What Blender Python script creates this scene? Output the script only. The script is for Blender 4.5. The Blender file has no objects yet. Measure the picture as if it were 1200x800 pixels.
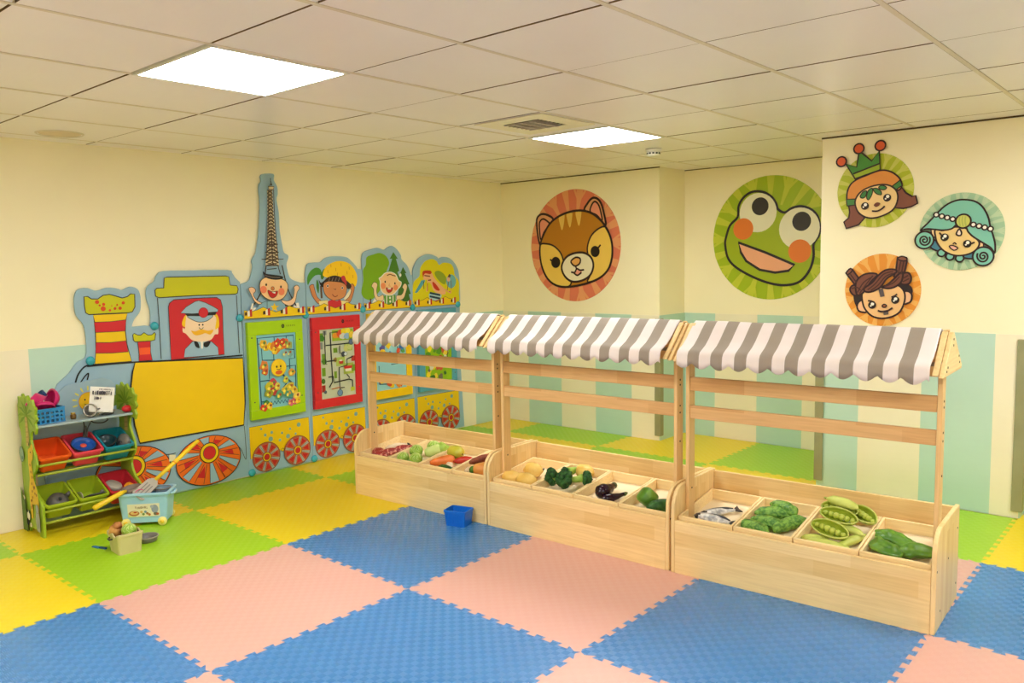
import bpy, bmesh, math, random
from mathutils import Vector, Matrix, noise
from mathutils.geometry import tessellate_polygon
PI = math.pi
COL = bpy.context.scene.collection
rng = random.Random(11)

# ---------------------------------------------------------------- camera model (world metres, Z up)
FPX, YAW, PITCH, ROLL = 951.1134, 0.7215, 0.0952, 0.0178
CAM = Vector((3.8271, -2.4406, 1.5171))
_s, _c = math.sin(YAW), math.cos(YAW)
_FW, _RT, _UP = Vector((-_s, _c, 0)), Vector((_c, _s, 0)), Vector((0, 0, 1))
_F2 = _FW*math.cos(PITCH) - _UP*math.sin(PITCH)
_U2 = _FW*math.sin(PITCH) + _UP*math.cos(PITCH)
CF = _F2
CR = _RT*math.cos(ROLL) - _U2*math.sin(ROLL)
CU = _RT*math.sin(ROLL) + _U2*math.cos(ROLL)
def ray(x, y): return CF + CR*((x-600)/FPX) - CU*((y-400)/FPX)
def on_x(x, y, v): r = ray(x, y); return CAM + r*((v-CAM.x)/r.x)
def on_y(x, y, v): r = ray(x, y); return CAM + r*((v-CAM.y)/r.y)
def on_z(x, y, v): r = ray(x, y); return CAM + r*((v-CAM.z)/r.z)

# ---------------------------------------------------------------- materials
def lin(c):
    out = []
    for v in c[:3]:
        v /= 255.0
        out.append(v/12.92 if v <= 0.04045 else ((v+0.055)/1.055)**2.4)
    return (*out, 1.0)
_M = {}
def mat(name, c, rough=0.5, spec=0.4, c2=None, scale=8.0, stretch=(1, 1, 1), bump=0.0, bscale=60.0, metal=0.0, emit=0.0, lo=0.35, hi=0.65, coat=0.0):
    if name in _M: return _M[name]
    m = bpy.data.materials.new(name); m.use_nodes = True
    nt = m.node_tree; N = nt.nodes; L = nt.links
    b = N['Principled BSDF']
    b.inputs['Roughness'].default_value = rough
    b.inputs['Specular IOR Level'].default_value = spec
    b.inputs['Metallic'].default_value = metal
    b.inputs['Coat Weight'].default_value = coat
    tc = N.new('ShaderNodeTexCoord')
    mp = N.new('ShaderNodeMapping'); mp.inputs['Scale'].default_value = stretch
    L.new(tc.outputs['Object'], mp.inputs['Vector'])
    nz = N.new('ShaderNodeTexNoise'); nz.inputs['Scale'].default_value = scale; nz.inputs['Detail'].default_value = 4
    L.new(mp.outputs['Vector'], nz.inputs['Vector'])
    if c2 is None: c2 = tuple(v*0.96 for v in c[:3])
    cr = N.new('ShaderNodeValToRGB')
    cr.color_ramp.elements[0].position = lo; cr.color_ramp.elements[0].color = lin(c2)
    cr.color_ramp.elements[1].position = hi; cr.color_ramp.elements[1].color = lin(c)
    L.new(nz.outputs['Fac'], cr.inputs['Fac'])
    L.new(cr.outputs['Color'], b.inputs['Base Color'])
    if bump > 0:
        n2 = N.new('ShaderNodeTexNoise'); n2.inputs['Scale'].default_value = bscale; n2.inputs['Detail'].default_value = 3
        L.new(mp.outputs['Vector'], n2.inputs['Vector'])
        bp = N.new('ShaderNodeBump'); bp.inputs['Strength'].default_value = bump; bp.inputs['Distance'].default_value = 0.01
        L.new(n2.outputs['Fac'], bp.inputs['Height']); L.new(bp.outputs['Normal'], b.inputs['Normal'])
    if emit > 0:
        b.inputs['Emission Color'].default_value = lin(c); b.inputs['Emission Strength'].default_value = emit
    _M[name] = m
    return m
def paint(c, rough=0.5):
    return mat('paint_%d_%d_%d' % tuple(int(v) for v in c[:3]), c, rough=rough, c2=tuple(v*0.985 for v in c[:3]), scale=5)

def wood(name, ca, cb, axis='x', tint=1.0, plank=(0.42, 0.07)):
    """finger-jointed pale pine: staves of differing tone along one axis, fine grain along it"""
    if name in _M: return _M[name]
    m = bpy.data.materials.new(name); m.use_nodes = True
    nt = m.node_tree; N = nt.nodes; L = nt.links; b = N['Principled BSDF']
    b.inputs['Roughness'].default_value = 0.42; b.inputs['Specular IOR Level'].default_value = 0.35
    tc = N.new('ShaderNodeTexCoord'); sp = N.new('ShaderNodeSeparateXYZ'); L.new(tc.outputs['Object'], sp.inputs[0])
    cb_ = N.new('ShaderNodeCombineXYZ')
    order = {'x': ('X', 'Z', 'Y'), 'z': ('Z', 'Y', 'X'), 'y': ('Y', 'Z', 'X')}[axis]
    for i, k in enumerate(order): L.new(sp.outputs[k], cb_.inputs[i])
    br = N.new('ShaderNodeTexBrick'); L.new(cb_.outputs[0], br.inputs['Vector'])
    br.inputs['Scale'].default_value = 1.0; br.inputs['Mortar Size'].default_value = 0.0
    br.inputs['Brick Width'].default_value = plank[0]; br.inputs['Row Height'].default_value = plank[1]
    br.inputs['Color1'].default_value = lin(ca); br.inputs['Color2'].default_value = lin(cb)
    br.inputs['Mortar'].default_value = lin(cb); br.offset = 0.37; br.offset_frequency = 2; br.inputs['Bias'].default_value = -0.1
    mp = N.new('ShaderNodeMapping'); mp.inputs['Scale'].default_value = (3.0, 60, 60); L.new(cb_.outputs[0], mp.inputs['Vector'])
    nz = N.new('ShaderNodeTexNoise'); nz.inputs['Scale'].default_value = 1.6; nz.inputs['Detail'].default_value = 6; nz.inputs['Distortion'].default_value = 0.4
    L.new(mp.outputs[0], nz.inputs['Vector'])
    rp = N.new('ShaderNodeValToRGB'); rp.color_ramp.elements[0].position = 0.32; rp.color_ramp.elements[0].color = (0.80, 0.74, 0.66, 1)
    rp.color_ramp.elements[1].position = 0.62; rp.color_ramp.elements[1].color = (1, 1, 1, 1); L.new(nz.outputs['Fac'], rp.inputs['Fac'])
    mx = N.new('ShaderNodeMix'); mx.data_type = 'RGBA'; mx.blend_type = 'MULTIPLY'; mx.inputs[0].default_value = 0.55
    L.new(br.outputs['Color'], mx.inputs[6]); L.new(rp.outputs['Color'], mx.inputs[7]); L.new(mx.outputs[2], b.inputs['Base Color'])
    bp = N.new('ShaderNodeBump'); bp.inputs['Strength'].default_value = 0.05; L.new(nz.outputs['Fac'], bp.inputs['Height']); L.new(bp.outputs[0], b.inputs['Normal'])
    _M[name] = m
    return m

# ---------------------------------------------------------------- mesh builder
def catmull(pts, closed=False, n=6):
    P = [Vector(p) for p in pts]; out = []; k = len(P)
    if k < 3: return P
    rngi = range(k) if closed else range(k-1)
    for i in rngi:
        if closed: a, b, c, d = P[(i-1) % k], P[i], P[(i+1) % k], P[(i+2) % k]
        else: a, b, c, d = P[max(i-1, 0)], P[i], P[i+1], P[min(i+2, k-1)]
        for j in range(n):
            t = j/n
            out.append(0.5*((2*b)+(c-a)*t+(2*a-5*b+4*c-d)*t*t+(3*b-a-3*c+d)*t*t*t))
    if not closed: out.append(P[-1])
    return out

class MB:
    def __init__(s): s.v = []; s.f = []; s.m = []; s.sm = []
    def add(s, vs, fs, mi=0, smooth=False, M=None):
        o = len(s.v)
        for p in vs:
            p = Vector(p); s.v.append(M @ p if M else p)
        for f in fs: s.f.append([o+i for i in f]); s.m.append(mi); s.sm.append(smooth)
        return s
    def box(s, x0, x1, y0, y1, z0, z1, mi=0, M=None):
        v = [(x, y, z) for z in (z0, z1) for y in (y0, y1) for x in (x0, x1)]
        f = [(0, 2, 3, 1), (4, 5, 7, 6), (0, 1, 5, 4), (2, 6, 7, 3), (0, 4, 6, 2), (1, 3, 7, 5)]
        return s.add(v, f, mi, False, M)
    def prism(s, poly, t0, t1, axis='z', mi=0, M=None, mi_side=None):
        """extrude a simple 2-D outline; axis z: (x,y); y: (x,z); x: (y,z)"""
        A = sum(poly[i][0]*poly[(i+1) % len(poly)][1]-poly[(i+1) % len(poly)][0]*poly[i][1] for i in range(len(poly)))
        if A < 0: poly = poly[::-1]
        n = len(poly)
        mk = {'z': lambda p, t: (p[0], p[1], t), 'y': lambda p, t: (p[0], t, p[1]), 'x': lambda p, t: (t, p[0], p[1])}[axis]
        if axis == 'y': t0, t1 = t1, t0
        v = [mk(p, t0) for p in poly]+[mk(p, t1) for p in poly]
        tr = tessellate_polygon([[Vector((p[0], p[1], 0)) for p in poly]])
        def up(t):
            a, b, c = (poly[i] for i in t)
            return t if (b[0]-a[0])*(c[1]-a[1])-(c[0]-a[0])*(b[1]-a[1]) > 0 else t[::-1]
        tr = [up(tuple(t)) for t in tr]
        s.add(v, [tuple(reversed(t)) for t in tr]+[tuple(i+n for i in t) for t in tr], mi, False, M)
        o = len(s.v)-2*n
        for i in range(n):
            j = (i+1) % n
            s.f.append([o+i, o+j, o+n+j, o+n+i]); s.m.append(mi if mi_side is None else mi_side); s.sm.append(False)
        return s
    def tube(s, pts, r, seg=10, mi=0, M=None, cap=True, up=None):
        P = [Vector(p) for p in pts]; R = r if isinstance(r, (list, tuple)) else [r]*len(P)
        vs = []; fs = []
        for i, p in enumerate(P):
            t = (P[min(i+1, len(P)-1)]-P[max(i-1, 0)]).normalized()
            u = up or (Vector((0, 0, 1)) if abs(t.z) < 0.9 else Vector((1, 0, 0)))
            a = t.cross(u).normalized(); b = a.cross(t)
            for k in range(seg):
                an = 2*PI*k/seg; vs.append(p+(a*math.cos(an)+b*math.sin(an))*R[i])
        for i in range(len(P)-1):
            for k in range(seg):
                fs.append((i*seg+k, i*seg+(k+1) % seg, (i+1)*seg+(k+1) % seg, (i+1)*seg+k))
        if cap: fs.append(tuple(range(seg))[::-1]); fs.append(tuple((len(P)-1)*seg+k for k in range(seg)))
        return s.add(vs, fs, mi, True, M)
    def sweep(s, pts, rad, seg=18, flat=(1, 1), n=5, mi=0, M=None, ridges=0, ramp=0.0, bump=0.0, bfreq=30.0, seed=0):
        """organic body along a bent spine, closed at both ends"""
        k = len(pts); P = catmull(pts, False, n) if k > 2 else [Vector(pts[0]).lerp(Vector(pts[1]), i/10) for i in range(11)]
        R = []
        for i in range(len(P)):
            t = i/(len(P)-1)*(len(rad)-1); a = min(int(t), len(rad)-2); u = t-a; u = u*u*(3-2*u)
            R.append(rad[a]*(1-u)+rad[a+1]*u)
        vs = []; fs = []
        for i, p in enumerate(P):
            t = (P[min(i+1, len(P)-1)]-P[max(i-1, 0)]).normalized()
            u = Vector((0, 0, 1)) if abs(t.z) < 0.9 else Vector((0, 1, 0))
            a = t.cross(u).normalized(); b = a.cross(t)
            for j in range(seg):
                an = 2*PI*j/seg
                r = R[i]*(1+ramp*math.cos(ridges*an)) if ridges else R[i]
                q = p+(a*math.cos(an)*flat[0]+b*math.sin(an)*flat[1])*r
                if bump:
                    d = noise.noise(q*bfreq+Vector((seed*3.1, 0, 0)))*bump
                    q = q+(q-p).normalized()*d if (q-p).length > 1e-6 else q
                vs.append(q)
        for i in range(len(P)-1):
            for j in range(seg):
                fs.append((i*seg+j, i*seg+(j+1) % seg, (i+1)*seg+(j+1) % seg, (i+1)*seg+j))
        vs.append(P[0]); vs.append(P[-1]); e = len(vs)
        for j in range(seg):
            fs.append((e-2, (j+1) % seg, j)); fs.append((e-1, (len(P)-1)*seg+j, (len(P)-1)*seg+(j+1) % seg))
        return s.add(vs, fs, mi, True, M)
    def lathe(s, prof, seg=28, mi=0, M=None, smooth=True, sx=1.0, sy=1.0):
        vs = []; fs = []
        for r, z in prof:
            for k in range(seg): vs.append((r*math.cos(2*PI*k/seg)*sx, r*math.sin(2*PI*k/seg)*sy, z))
        for i in range(len(prof)-1):
            for k in range(seg): fs.append((i*seg+k, i*seg+(k+1) % seg, (i+1)*seg+(k+1) % seg, (i+1)*seg+k))
        if prof[0][0] > 1e-5: fs.append(tuple(range(seg))[::-1])
        if prof[-1][0] > 1e-5: fs.append(tuple((len(prof)-1)*seg+k for k in range(seg)))
        return s.add(vs, fs, mi, smooth, M)
    def ring_lathe(s, prof, seg=32, mi=0, M=None):
        n = len(prof); vs = []; fs = []
        for r, z in prof:
            for k in range(seg): vs.append((r*math.cos(2*PI*k/seg), r*math.sin(2*PI*k/seg), z))
        for i in range(n):
            j = (i+1) % n
            for k in range(seg): fs.append((i*seg+k, i*seg+(k+1) % seg, j*seg+(k+1) % seg, j*seg+k))
        return s.add(vs, fs, mi, False, M)
    def ball(s, c, r, seg=16, rings=10, mi=0, M=None, sc=(1, 1, 1), bump=0, bfreq=20, seed=0):
        vs = []; fs = []
        for i in range(rings+1):
            th = PI*i/rings
            for k in range(seg):
                d = Vector((math.sin(th)*math.cos(2*PI*k/seg), math.sin(th)*math.sin(2*PI*k/seg), math.cos(th)))
                rr = r+(noise.noise(d*bfreq*r*4+Vector((seed*7.3, 1, 2)))*bump if bump else 0)
                vs.append(Vector(c)+Vector((d.x*sc[0], d.y*sc[1], d.z*sc[2]))*rr)
        for i in range(rings):
            for k in range(seg): fs.append((i*seg+k, (i+1)*seg+k, (i+1)*seg+(k+1) % seg, i*seg+(k+1) % seg))
        return s.add(vs, fs, mi, True, M)
    def drop(s):
        z = min(p.z for p in s.v)
        for p in s.v: p.z -= z
        return s
    def build(s, name, mats, parent=None, base=None, bevel=0.0, M=None, solid=0.0):
        me = bpy.data.meshes.new(name)
        b = Vector(base) if base is not None else Vector((0, 0, 0))
        me.from_pydata([tuple(p-b) for p in s.v], [], s.f)
        for m in (mats if isinstance(mats, (list, tuple)) else [mats]): me.materials.append(m)
        me.polygons.foreach_set('material_index', s.m); me.polygons.foreach_set('use_smooth', s.sm); me.update()
        o = bpy.data.objects.new(name, me); COL.objects.link(o)
        if parent: o.parent = parent
        elif base is not None: o.location = b
        if M is not None: o.matrix_world = M
        if bevel > 0:
            bv = o.modifiers.new('bevel', 'BEVEL'); bv.width = bevel; bv.segments = 2; bv.limit_method = 'ANGLE'; bv.angle_limit = 0.7
        if solid > 0:
            sd = o.modifiers.new('solid', 'SOLIDIFY'); sd.thickness = solid; sd.offset = 0
        return o

def tag(o, label=None, cat=None, group=None, kind=None):
    if label: o['label'] = label
    if cat: o['category'] = cat
    if group: o['group'] = group
    if kind: o['kind'] = kind
    return o
def thing(name, label, cat, loc=(0, 0, 0), rz=0.0, group=None, M=None):
    o = bpy.data.objects.new(name, None); COL.objects.link(o); o.empty_display_size = 0.05
    if M is not None: o.matrix_world = M
    else: o.location = loc; o.rotation_euler = (0, 0, rz)
    return tag(o, label, cat, group)
def struct(o): o['kind'] = 'structure'; return o

# ---------------------------------------------------------------- flat printed artwork on a plane
class Art:
    """shapes in a source frame mapped on to a wall plane: each later shape lies a hair in front of the one before"""
    EPS = 0.00016
    def __init__(s, to2, to3, start=0.0006):
        s.to2, s.to3, s.h = to2, to3, start
        s.t = (0, 0, 1.0); s.v = []; s.f = []; s.m = []; s.mats = []
    def src(s, ox, oy, sc=1.0): s.t = (ox, oy, sc); return s
    def P(s, p): return Vector(s.to2(s.t[0]+p[0]/s.t[2], s.t[1]+p[1]/s.t[2]))
    def _mi(s, c):
        m = c if isinstance(c, bpy.types.Material) else paint(c)
        if m not in s.mats: s.mats.append(m)
        return s.mats.index(m)
    def raw(s, Q, c):
        """Q: list of plane points"""
        mi = s._mi(c); o = len(s.v); ref = s.to3(0, 0, 1)-s.to3(0, 0, 0)
        W = [s.to3(q[0], q[1], s.h) for q in Q]; s.v += W
        for t in tessellate_polygon([[Vector((q[0], q[1], 0)) for q in Q]]):
            a, b, c_ = (W[i] for i in t); n = (b-a).cross(c_-a)
            s.f.append([o+i for i in (t if n.dot(ref) > 0 else t[::-1])]); s.m.append(mi)
        s.h += s.EPS
    def rawline(s, Q, w, c, closed=False):
        mi = s._mi(c); n = len(Q); Q = [Vector((q[0], q[1])) for q in Q]
        if n < 2: return
        L, R = [], []
        for i in range(n):
            a = Q[(i-1) % n] if closed or i > 0 else Q[i]; b = Q[(i+1) % n] if closed or i < n-1 else Q[i]
            d = b-a
            if d.length < 1e-9: d = Vector((1, 0))
            d.normalize(); nn = Vector((-d.y, d.x))
            L.append(Q[i]+nn*w/2); R.append(Q[i]-nn*w/2)
        ref = s.to3(0, 0, 1)-s.to3(0, 0, 0)
        for i in range(n if closed else n-1):
            j = (i+1) % n; o = len(s.v); W = [s.to3(q.x, q.y, s.h) for q in (L[i], R[i], R[j], L[j])]; s.v += W
            nn = (W[1]-W[0]).cross(W[2]-W[0]); f = [o, o+1, o+2, o+3]
            s.f.append(f if nn.dot(ref) > 0 else f[::-1]); s.m.append(mi)
        s.h += s.EPS
    def poly(s, pts, c, smooth=False, line=None, w=0.006):
        Q = [s.P(p) for p in pts]
        if smooth: Q = catmull(Q, True, 5)
        if c is not None: s.raw(Q, c)
        if line is not None: s.rawline(Q, w, line, True)
    def line(s, pts, w, c, smooth=False):
        Q = [s.P(p) for p in pts]
        if smooth: Q = catmull(Q, False, 6)
        s.rawline(Q, w, c)
    def circ(s, p, r, c, line=None, w=0.006, sx=1.0, n=28):
        """r in metres on the plane"""
        o = s.P(p); s.ring(o, r, r*sx, c, line, w, n)
    def ring(s, o, r, r2, c, line=None, w=0.006, n=28, a0=0.0):
        Q = [(o[0]+r2*math.cos(a0+2*PI*i/n), o[1]+r*math.sin(a0+2*PI*i/n)) for i in range(n)]
        if c is not None: s.raw(Q, c)
        if line is not None: s.rawline(Q, w, line, True)
    def build(s, name, parent=None, base=None):
        me = bpy.data.meshes.new(name); b = Vector(base) if base is not None else Vector((0, 0, 0))
        me.from_pydata([tuple(p-b) for p in s.v], [], s.f)
        for m in s.mats: me.materials.append(m)
        me.polygons.foreach_set('material_index', s.m); me.update()
        o = bpy.data.objects.new(name, me); COL.objects.link(o)
        if parent: o.parent = parent
        elif base is not None: o.location = b
        return o
LED = 27.0; EXPO = 0.38
# ================================================================= the room
H = 2.293
XL, YB, YR, YP = -1.49, 3.48, 3.90, 2.92        # left wall, bear wall, recess wall, pillar face
XC, XP0, XP1, XR, YF = 0.27, 1.82, 2.99, 5.5, -4.6
WAIN = 1.065
M_wall = mat('wall_cream', (249, 239, 204), rough=0.55, spec=0.3, c2=(247, 236, 200), scale=2.0, bump=0.04, bscale=140)
M_teal = mat('wainscot_teal', (188, 218, 202), rough=0.42, spec=0.4, c2=(184, 214, 198), scale=3, bump=0.06, bscale=4)
M_cream = mat('wainscot_cream', (242, 233, 206), rough=0.42, spec=0.4, c2=(239, 229, 200), scale=3, bump=0.06, bscale=4)
def ribbed(m, dist):
    nt = m.node_tree; N = nt.nodes; L = nt.links; b = N['Principled BSDF']
    tc = N.new('ShaderNodeTexCoord'); wv = N.new('ShaderNodeTexWave'); wv.bands_direction = 'Z'
    wv.inputs['Scale'].default_value = 9.0; L.new(tc.outputs['Object'], wv.inputs['Vector'])
    bp = N.new('ShaderNodeBump'); bp.inputs['Strength'].default_value = 0.03; bp.inputs['Distance'].default_value = dist
    L.new(wv.outputs['Fac'], bp.inputs['Height']); L.new(bp.outputs[0], b.inputs['Normal'])
ribbed(M_teal, 0.004); ribbed(M_cream, 0.004)
M_guard = mat('corner_guard_olive', (150, 148, 110), rough=0.55, c2=(144, 142, 104))
M_tile = mat('ceiling_tile_metal', (243, 236, 238), rough=0.30, spec=0.5, c2=(240, 232, 233), scale=1.5)
M_tbar = mat('ceiling_grid_white', (226, 214, 198), rough=0.45, c2=(220, 207, 190))
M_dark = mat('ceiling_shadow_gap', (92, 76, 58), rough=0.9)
M_tedge = mat('ceiling_tile_edge_shade', (128, 100, 72), rough=0.7)  # brown tile sides paint in the shade of the joints
M_base = mat('floor_vinyl', (196, 184, 160), rough=0.5, c2=(188, 176, 150))
# perforated tile: fine dimples
def dimple():
    nt = M_tile.node_tree; N = nt.nodes; L = nt.links; b = N['Principled BSDF']
    tc = N.new('ShaderNodeTexCoord'); mp = N.new('ShaderNodeMapping'); mp.inputs['Scale'].default_value = (1, 1, 1)
    L.new(tc.outputs['Object'], mp.inputs[0])
    w1 = N.new('ShaderNodeTexWave'); w1.bands_direction = 'X'; w1.inputs['Scale'].default_value = 8.5
    w2 = N.new('ShaderNodeTexWave'); w2.bands_direction = 'Y'; w2.inputs['Scale'].default_value = 8.5
    L.new(mp.outputs[0], w1.inputs[0]); L.new(mp.outputs[0], w2.inputs[0])
    mm = N.new('ShaderNodeMath'); mm.operation = 'MULTIPLY'; L.new(w1.outputs['Fac'], mm.inputs[0]); L.new(w2.outputs['Fac'], mm.inputs[1])
    bp = N.new('ShaderNodeBump'); bp.inputs['Strength'].default_value = 0.05; bp.inputs['Distance'].default_value = 0.004
    L.new(mm.outputs[0], bp.inputs['Height']); L.new(bp.outputs[0], b.inputs['Normal'])
dimple()

struct(MB().box(XL-0.1, XR+0.1, YF-0.1, 4.1, -0.12, -0.018).build('floor', M_base))
struct(MB().box(XL-0.1, XL, YF-0.1, 4.1, -0.018, H+0.25).build('wall_left', M_wall))
struct(MB().box(XL, XC, YB, 4.1, -0.018, H+0.25).build('wall_back', M_wall))
struct(MB().box(XC, XR, YR, 4.1, -0.018, H+0.25).build('wall_recess', M_wall))
struct(MB().box(XP0, XP1, YP, YR, -0.018, H+0.25).build('wall_pillar', M_wall))
struct(MB().box(XR, XR+0.1, YF-0.1, 4.1, -0.018, H+0.25).build('wall_right', M_wall))
struct(MB().box(XL-0.1, XR+0.1, YF-0.1, YF, -0.018, H+0.25).build('wall_front', M_wall))

# striped padding up to shoulder height, each run a trim of its own
def wainscot(name, axis, plane, out, cuts, first):
    mb = MB(); k = first
    for a, b in zip(cuts[:-1], cuts[1:]):
        if axis == 'x': mb.box(a, b, min(plane, plane+out), max(plane, plane+out), 0.0, WAIN, k)
        else: mb.box(min(plane, plane+out), max(plane, plane+out), a, b, 0.0, WAIN, k)
        k = 1-k
    return struct(mb.build(name, [M_teal, M_cream]))
wainscot('trim_1', 'y', XL, 0.008, [-4.6, -4.2, -3.81, -3.42, -3.04, -2.65, -2.27, -1.88, -1.5, -1.12, -0.742, -0.36, 0.03, 0.41, 0.79, 1.18, 1.56, 1.95, 2.33, 2.72, 3.06, 3.47], 0)
wainscot('trim_2', 'x', YB, -0.008, [XL+0.009, -1.165, -0.77, -0.382, -0.002, XC], 1)
wainscot('trim_3', 'y', XC, 0.008, [YB, YR], 0)
wainscot('trim_4', 'x', YR, -0.008, [XC+0.009, 0.568, 0.947, 1.327, XP0], 0)
wainscot('trim_5', 'x', YP, -0.008, [XP0, 2.083, 2.455, 2.842, XP1], 0)
wainscot('trim_6', 'x', YR, -0.008, [XP1+0.009, 3.3, 3.7, 4.1, 4.5, 4.9, 5.5], 0)
wainscot('trim_7', 'y', XP1, 0.008, [YP, YR], 0)
def guard(name, x, y):
    mb = MB(); r = 0.045
    mb.prism([(x-r, y-0.012), (x+0.012, y-0.012), (x+0.012, y+r), (x, y+r), (x, y), (x-r, y)], 0.04, 1.04, 'z')
    return struct(mb.build(name, M_guard, bevel=0.005))
guard('trim_8', XC+0.009, YB-0.009)
guard('trim_10', XP1+0.009, YP-0.009)
mb = MB(); r = 0.045; x, y = XP0-0.002, YP-0.009
mb.prism([(x+r, y-0.012), (x-0.012, y-0.012), (x-0.012, y+r), (x, y+r), (x, y), (x+r, y)], 0.04, 1.04, 'z')
struct(mb.build('trim_9', M_guard, bevel=0.005))

# suspended ceiling: 0.6 m metal tiles, wide tees along Y, hairline joints along X
TX, TY, GX0, GY0 = 0.616, 0.609, 1.760, -0.948
LIGHTS = [(1, 0), (1, 4), (1, -4), (-4, 0), (-4, -4), (-4, 4)]      # (column a: x from GX0-TX*(a+1), row b); all past the visible pair are unseen, added for light
mb = MB()
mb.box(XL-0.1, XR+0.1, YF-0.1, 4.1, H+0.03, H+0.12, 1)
for a in range(-7, 6):
    for b in range(-6, 9):
        if (a, b) in LIGHTS: continue
        x1 = GX0-TX*a; x0 = x1-TX; y0 = GY0+TY*b; y1 = y0+TY
        x0, x1 = max(x0+0.011, XL), min(x1-0.011, XR); y0, y1 = max(y0+0.005, YF), min(y1-0.005, YR)
        if x1-x0 < 0.02 or y1-y0 < 0.02: continue
        z = H+rng.uniform(-0.0012, 0.0012)
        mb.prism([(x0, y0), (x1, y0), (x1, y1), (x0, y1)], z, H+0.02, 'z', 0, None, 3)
for a in range(-7, 7):
    x = GX0-TX*a
    if XL < x < XR: mb.box(x-0.0095, x+0.0095, YF, YR, H-0.0015, H+0.02, 2)
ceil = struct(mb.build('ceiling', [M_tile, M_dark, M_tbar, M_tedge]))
# brown strips standing in for the shadow gap between ceiling and far walls
M_gap_shade = mat('wall_top_gap_shade', (84, 66, 40), rough=0.7)
struct(MB().box(XL, XC+0.004, YB-0.005, YB, H-0.007, H+0.002).build('trim_11', M_gap_shade))
struct(MB().box(XP0-0.004, XP1+0.004, YP-0.005, YP, H-0.010, H+0.002).build('trim_12', M_gap_shade))
struct(MB().box(XC, XP0, YR-0.004, YR, H-0.005, H+0.002).build('trim_13', M_gap_shade))
M_led = mat('led_panel', (248, 251, 250), rough=0.4, emit=1.0)
M_led.node_tree.nodes['Principled BSDF'].inputs['Emission Strength'].default_value = LED
M_white = mat('white_plastic', (232, 230, 222), rough=0.4)
for k, (a, b) in enumerate(LIGHTS):
    cx, cy = GX0-TX*(a+0.5), GY0+TY*(b+0.5)
    lab = ['glowing square ceiling light panel above the toy train end of the room',
           'glowing square ceiling light panel beside the air vent',
           'added square ceiling light panel unseen behind the viewer above bare mats',
           'added square ceiling light panel unseen overhead near the camera',
           'added square ceiling light panel unseen in the corner behind the viewer',
           'added square ceiling light panel unseen over the room beyond the pillar'][k]
    t = thing('ceiling_light', lab, 'ceiling light', (cx, cy, H), group='square ceiling light panels')
    f = MB(); w, d = TX/2-0.004, TY/2-0.004
    f.box(-w, w, -d, -d+0.016, -0.006, 0.022); f.box(-w, w, d-0.016, d, -0.006, 0.022)
    f.box(-w, -w+0.016, -d+0.016, d-0.016, -0.006, 0.022); f.box(w-0.016, w, -d+0.016, d-0.016, -0.006, 0.022)
    f.build('frame', M_white, t)
    MB().box(-w+0.017, w-0.017, -d+0.017, d-0.017, -0.003, 0.012).build('diffuser', M_led, t)
# air vent
t = thing('air_vent', 'louvred air vent set in the ceiling beside a light panel', 'air vent', (0.885, 1.13, H-0.0015))
f = MB(); f.box(-0.24, 0.24, -0.24, -0.13, -0.006, 0); f.box(-0.24, 0.24, 0.13, 0.24, -0.006, 0); f.box(-0.24, -0.13, -0.13, 0.13, -0.006, 0); f.box(0.13, 0.24, -0.13, 0.13, -0.006, 0)
f.build('frame', mat('vent_cream', (242, 232, 206), rough=0.5), t, bevel=0.002)
MB().box(-0.13, 0.13, -0.13, 0.13, -0.001, 0).build('duct_back', mat('vent_dark', (38, 30, 22), rough=0.9), t)
f = MB()
for i in range(7):
    y = -0.108+i*0.036
    f.box(-0.129, 0.129, -0.007, 0.007, -0.0010, 0.0010, 0, Matrix.Translation((0, y, -0.006)) @ Matrix.Rotation(0.6, 4, 'X'))
for i in range(3): f.box(-0.13+0.065*(i+1)-0.003, -0.13+0.065*(i+1)+0.003, -0.13, 0.13, -0.012, -0.009)
f.build('louvre', M_tbar, t)
# smoke detector
t = thing('smoke_detector', 'small round white smoke detector on the ceiling past the farther light', 'smoke detector', (0.80, 2.52, H-0.0015))
MB().lathe([(0.055, 0), (0.055, -0.012), (0.048, -0.018)][::-1] if False else [(0.048, -0.018), (0.056, -0.012), (0.056, 0)], 28).build('base', M_white, t)
MB().lathe([(0.0, -0.05), (0.03, -0.05), (0.042, -0.044), (0.046, -0.03), (0.046, -0.018)], 28).build('head', M_white, t)
f = MB()
for i in range(12):
    a = 2*PI*i/12; f.box(0.040, 0.0475, -0.007, 0.007, -0.036, -0.026, 0, Matrix.Rotation(a, 4, 'Z'))
f.build('slot', mat('slot_black', (28, 26, 24)), t)
t = thing('ceiling_speaker', 'faint round speaker cover in the ceiling by the wall above the toy shelf', 'speaker', (-1.14, -0.61, H-0.0015))
MB().lathe([(0.0, -0.006), (0.085, -0.006), (0.105, -0.003), (0.11, 0)], 36).build('cover', mat('speaker_tan', (228, 208, 178), rough=0.6), t)
MB().ring_lathe([(0.112, -0.004), (0.118, -0.006), (0.124, 0)], 36).build('rim', M_tbar, t)

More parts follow.
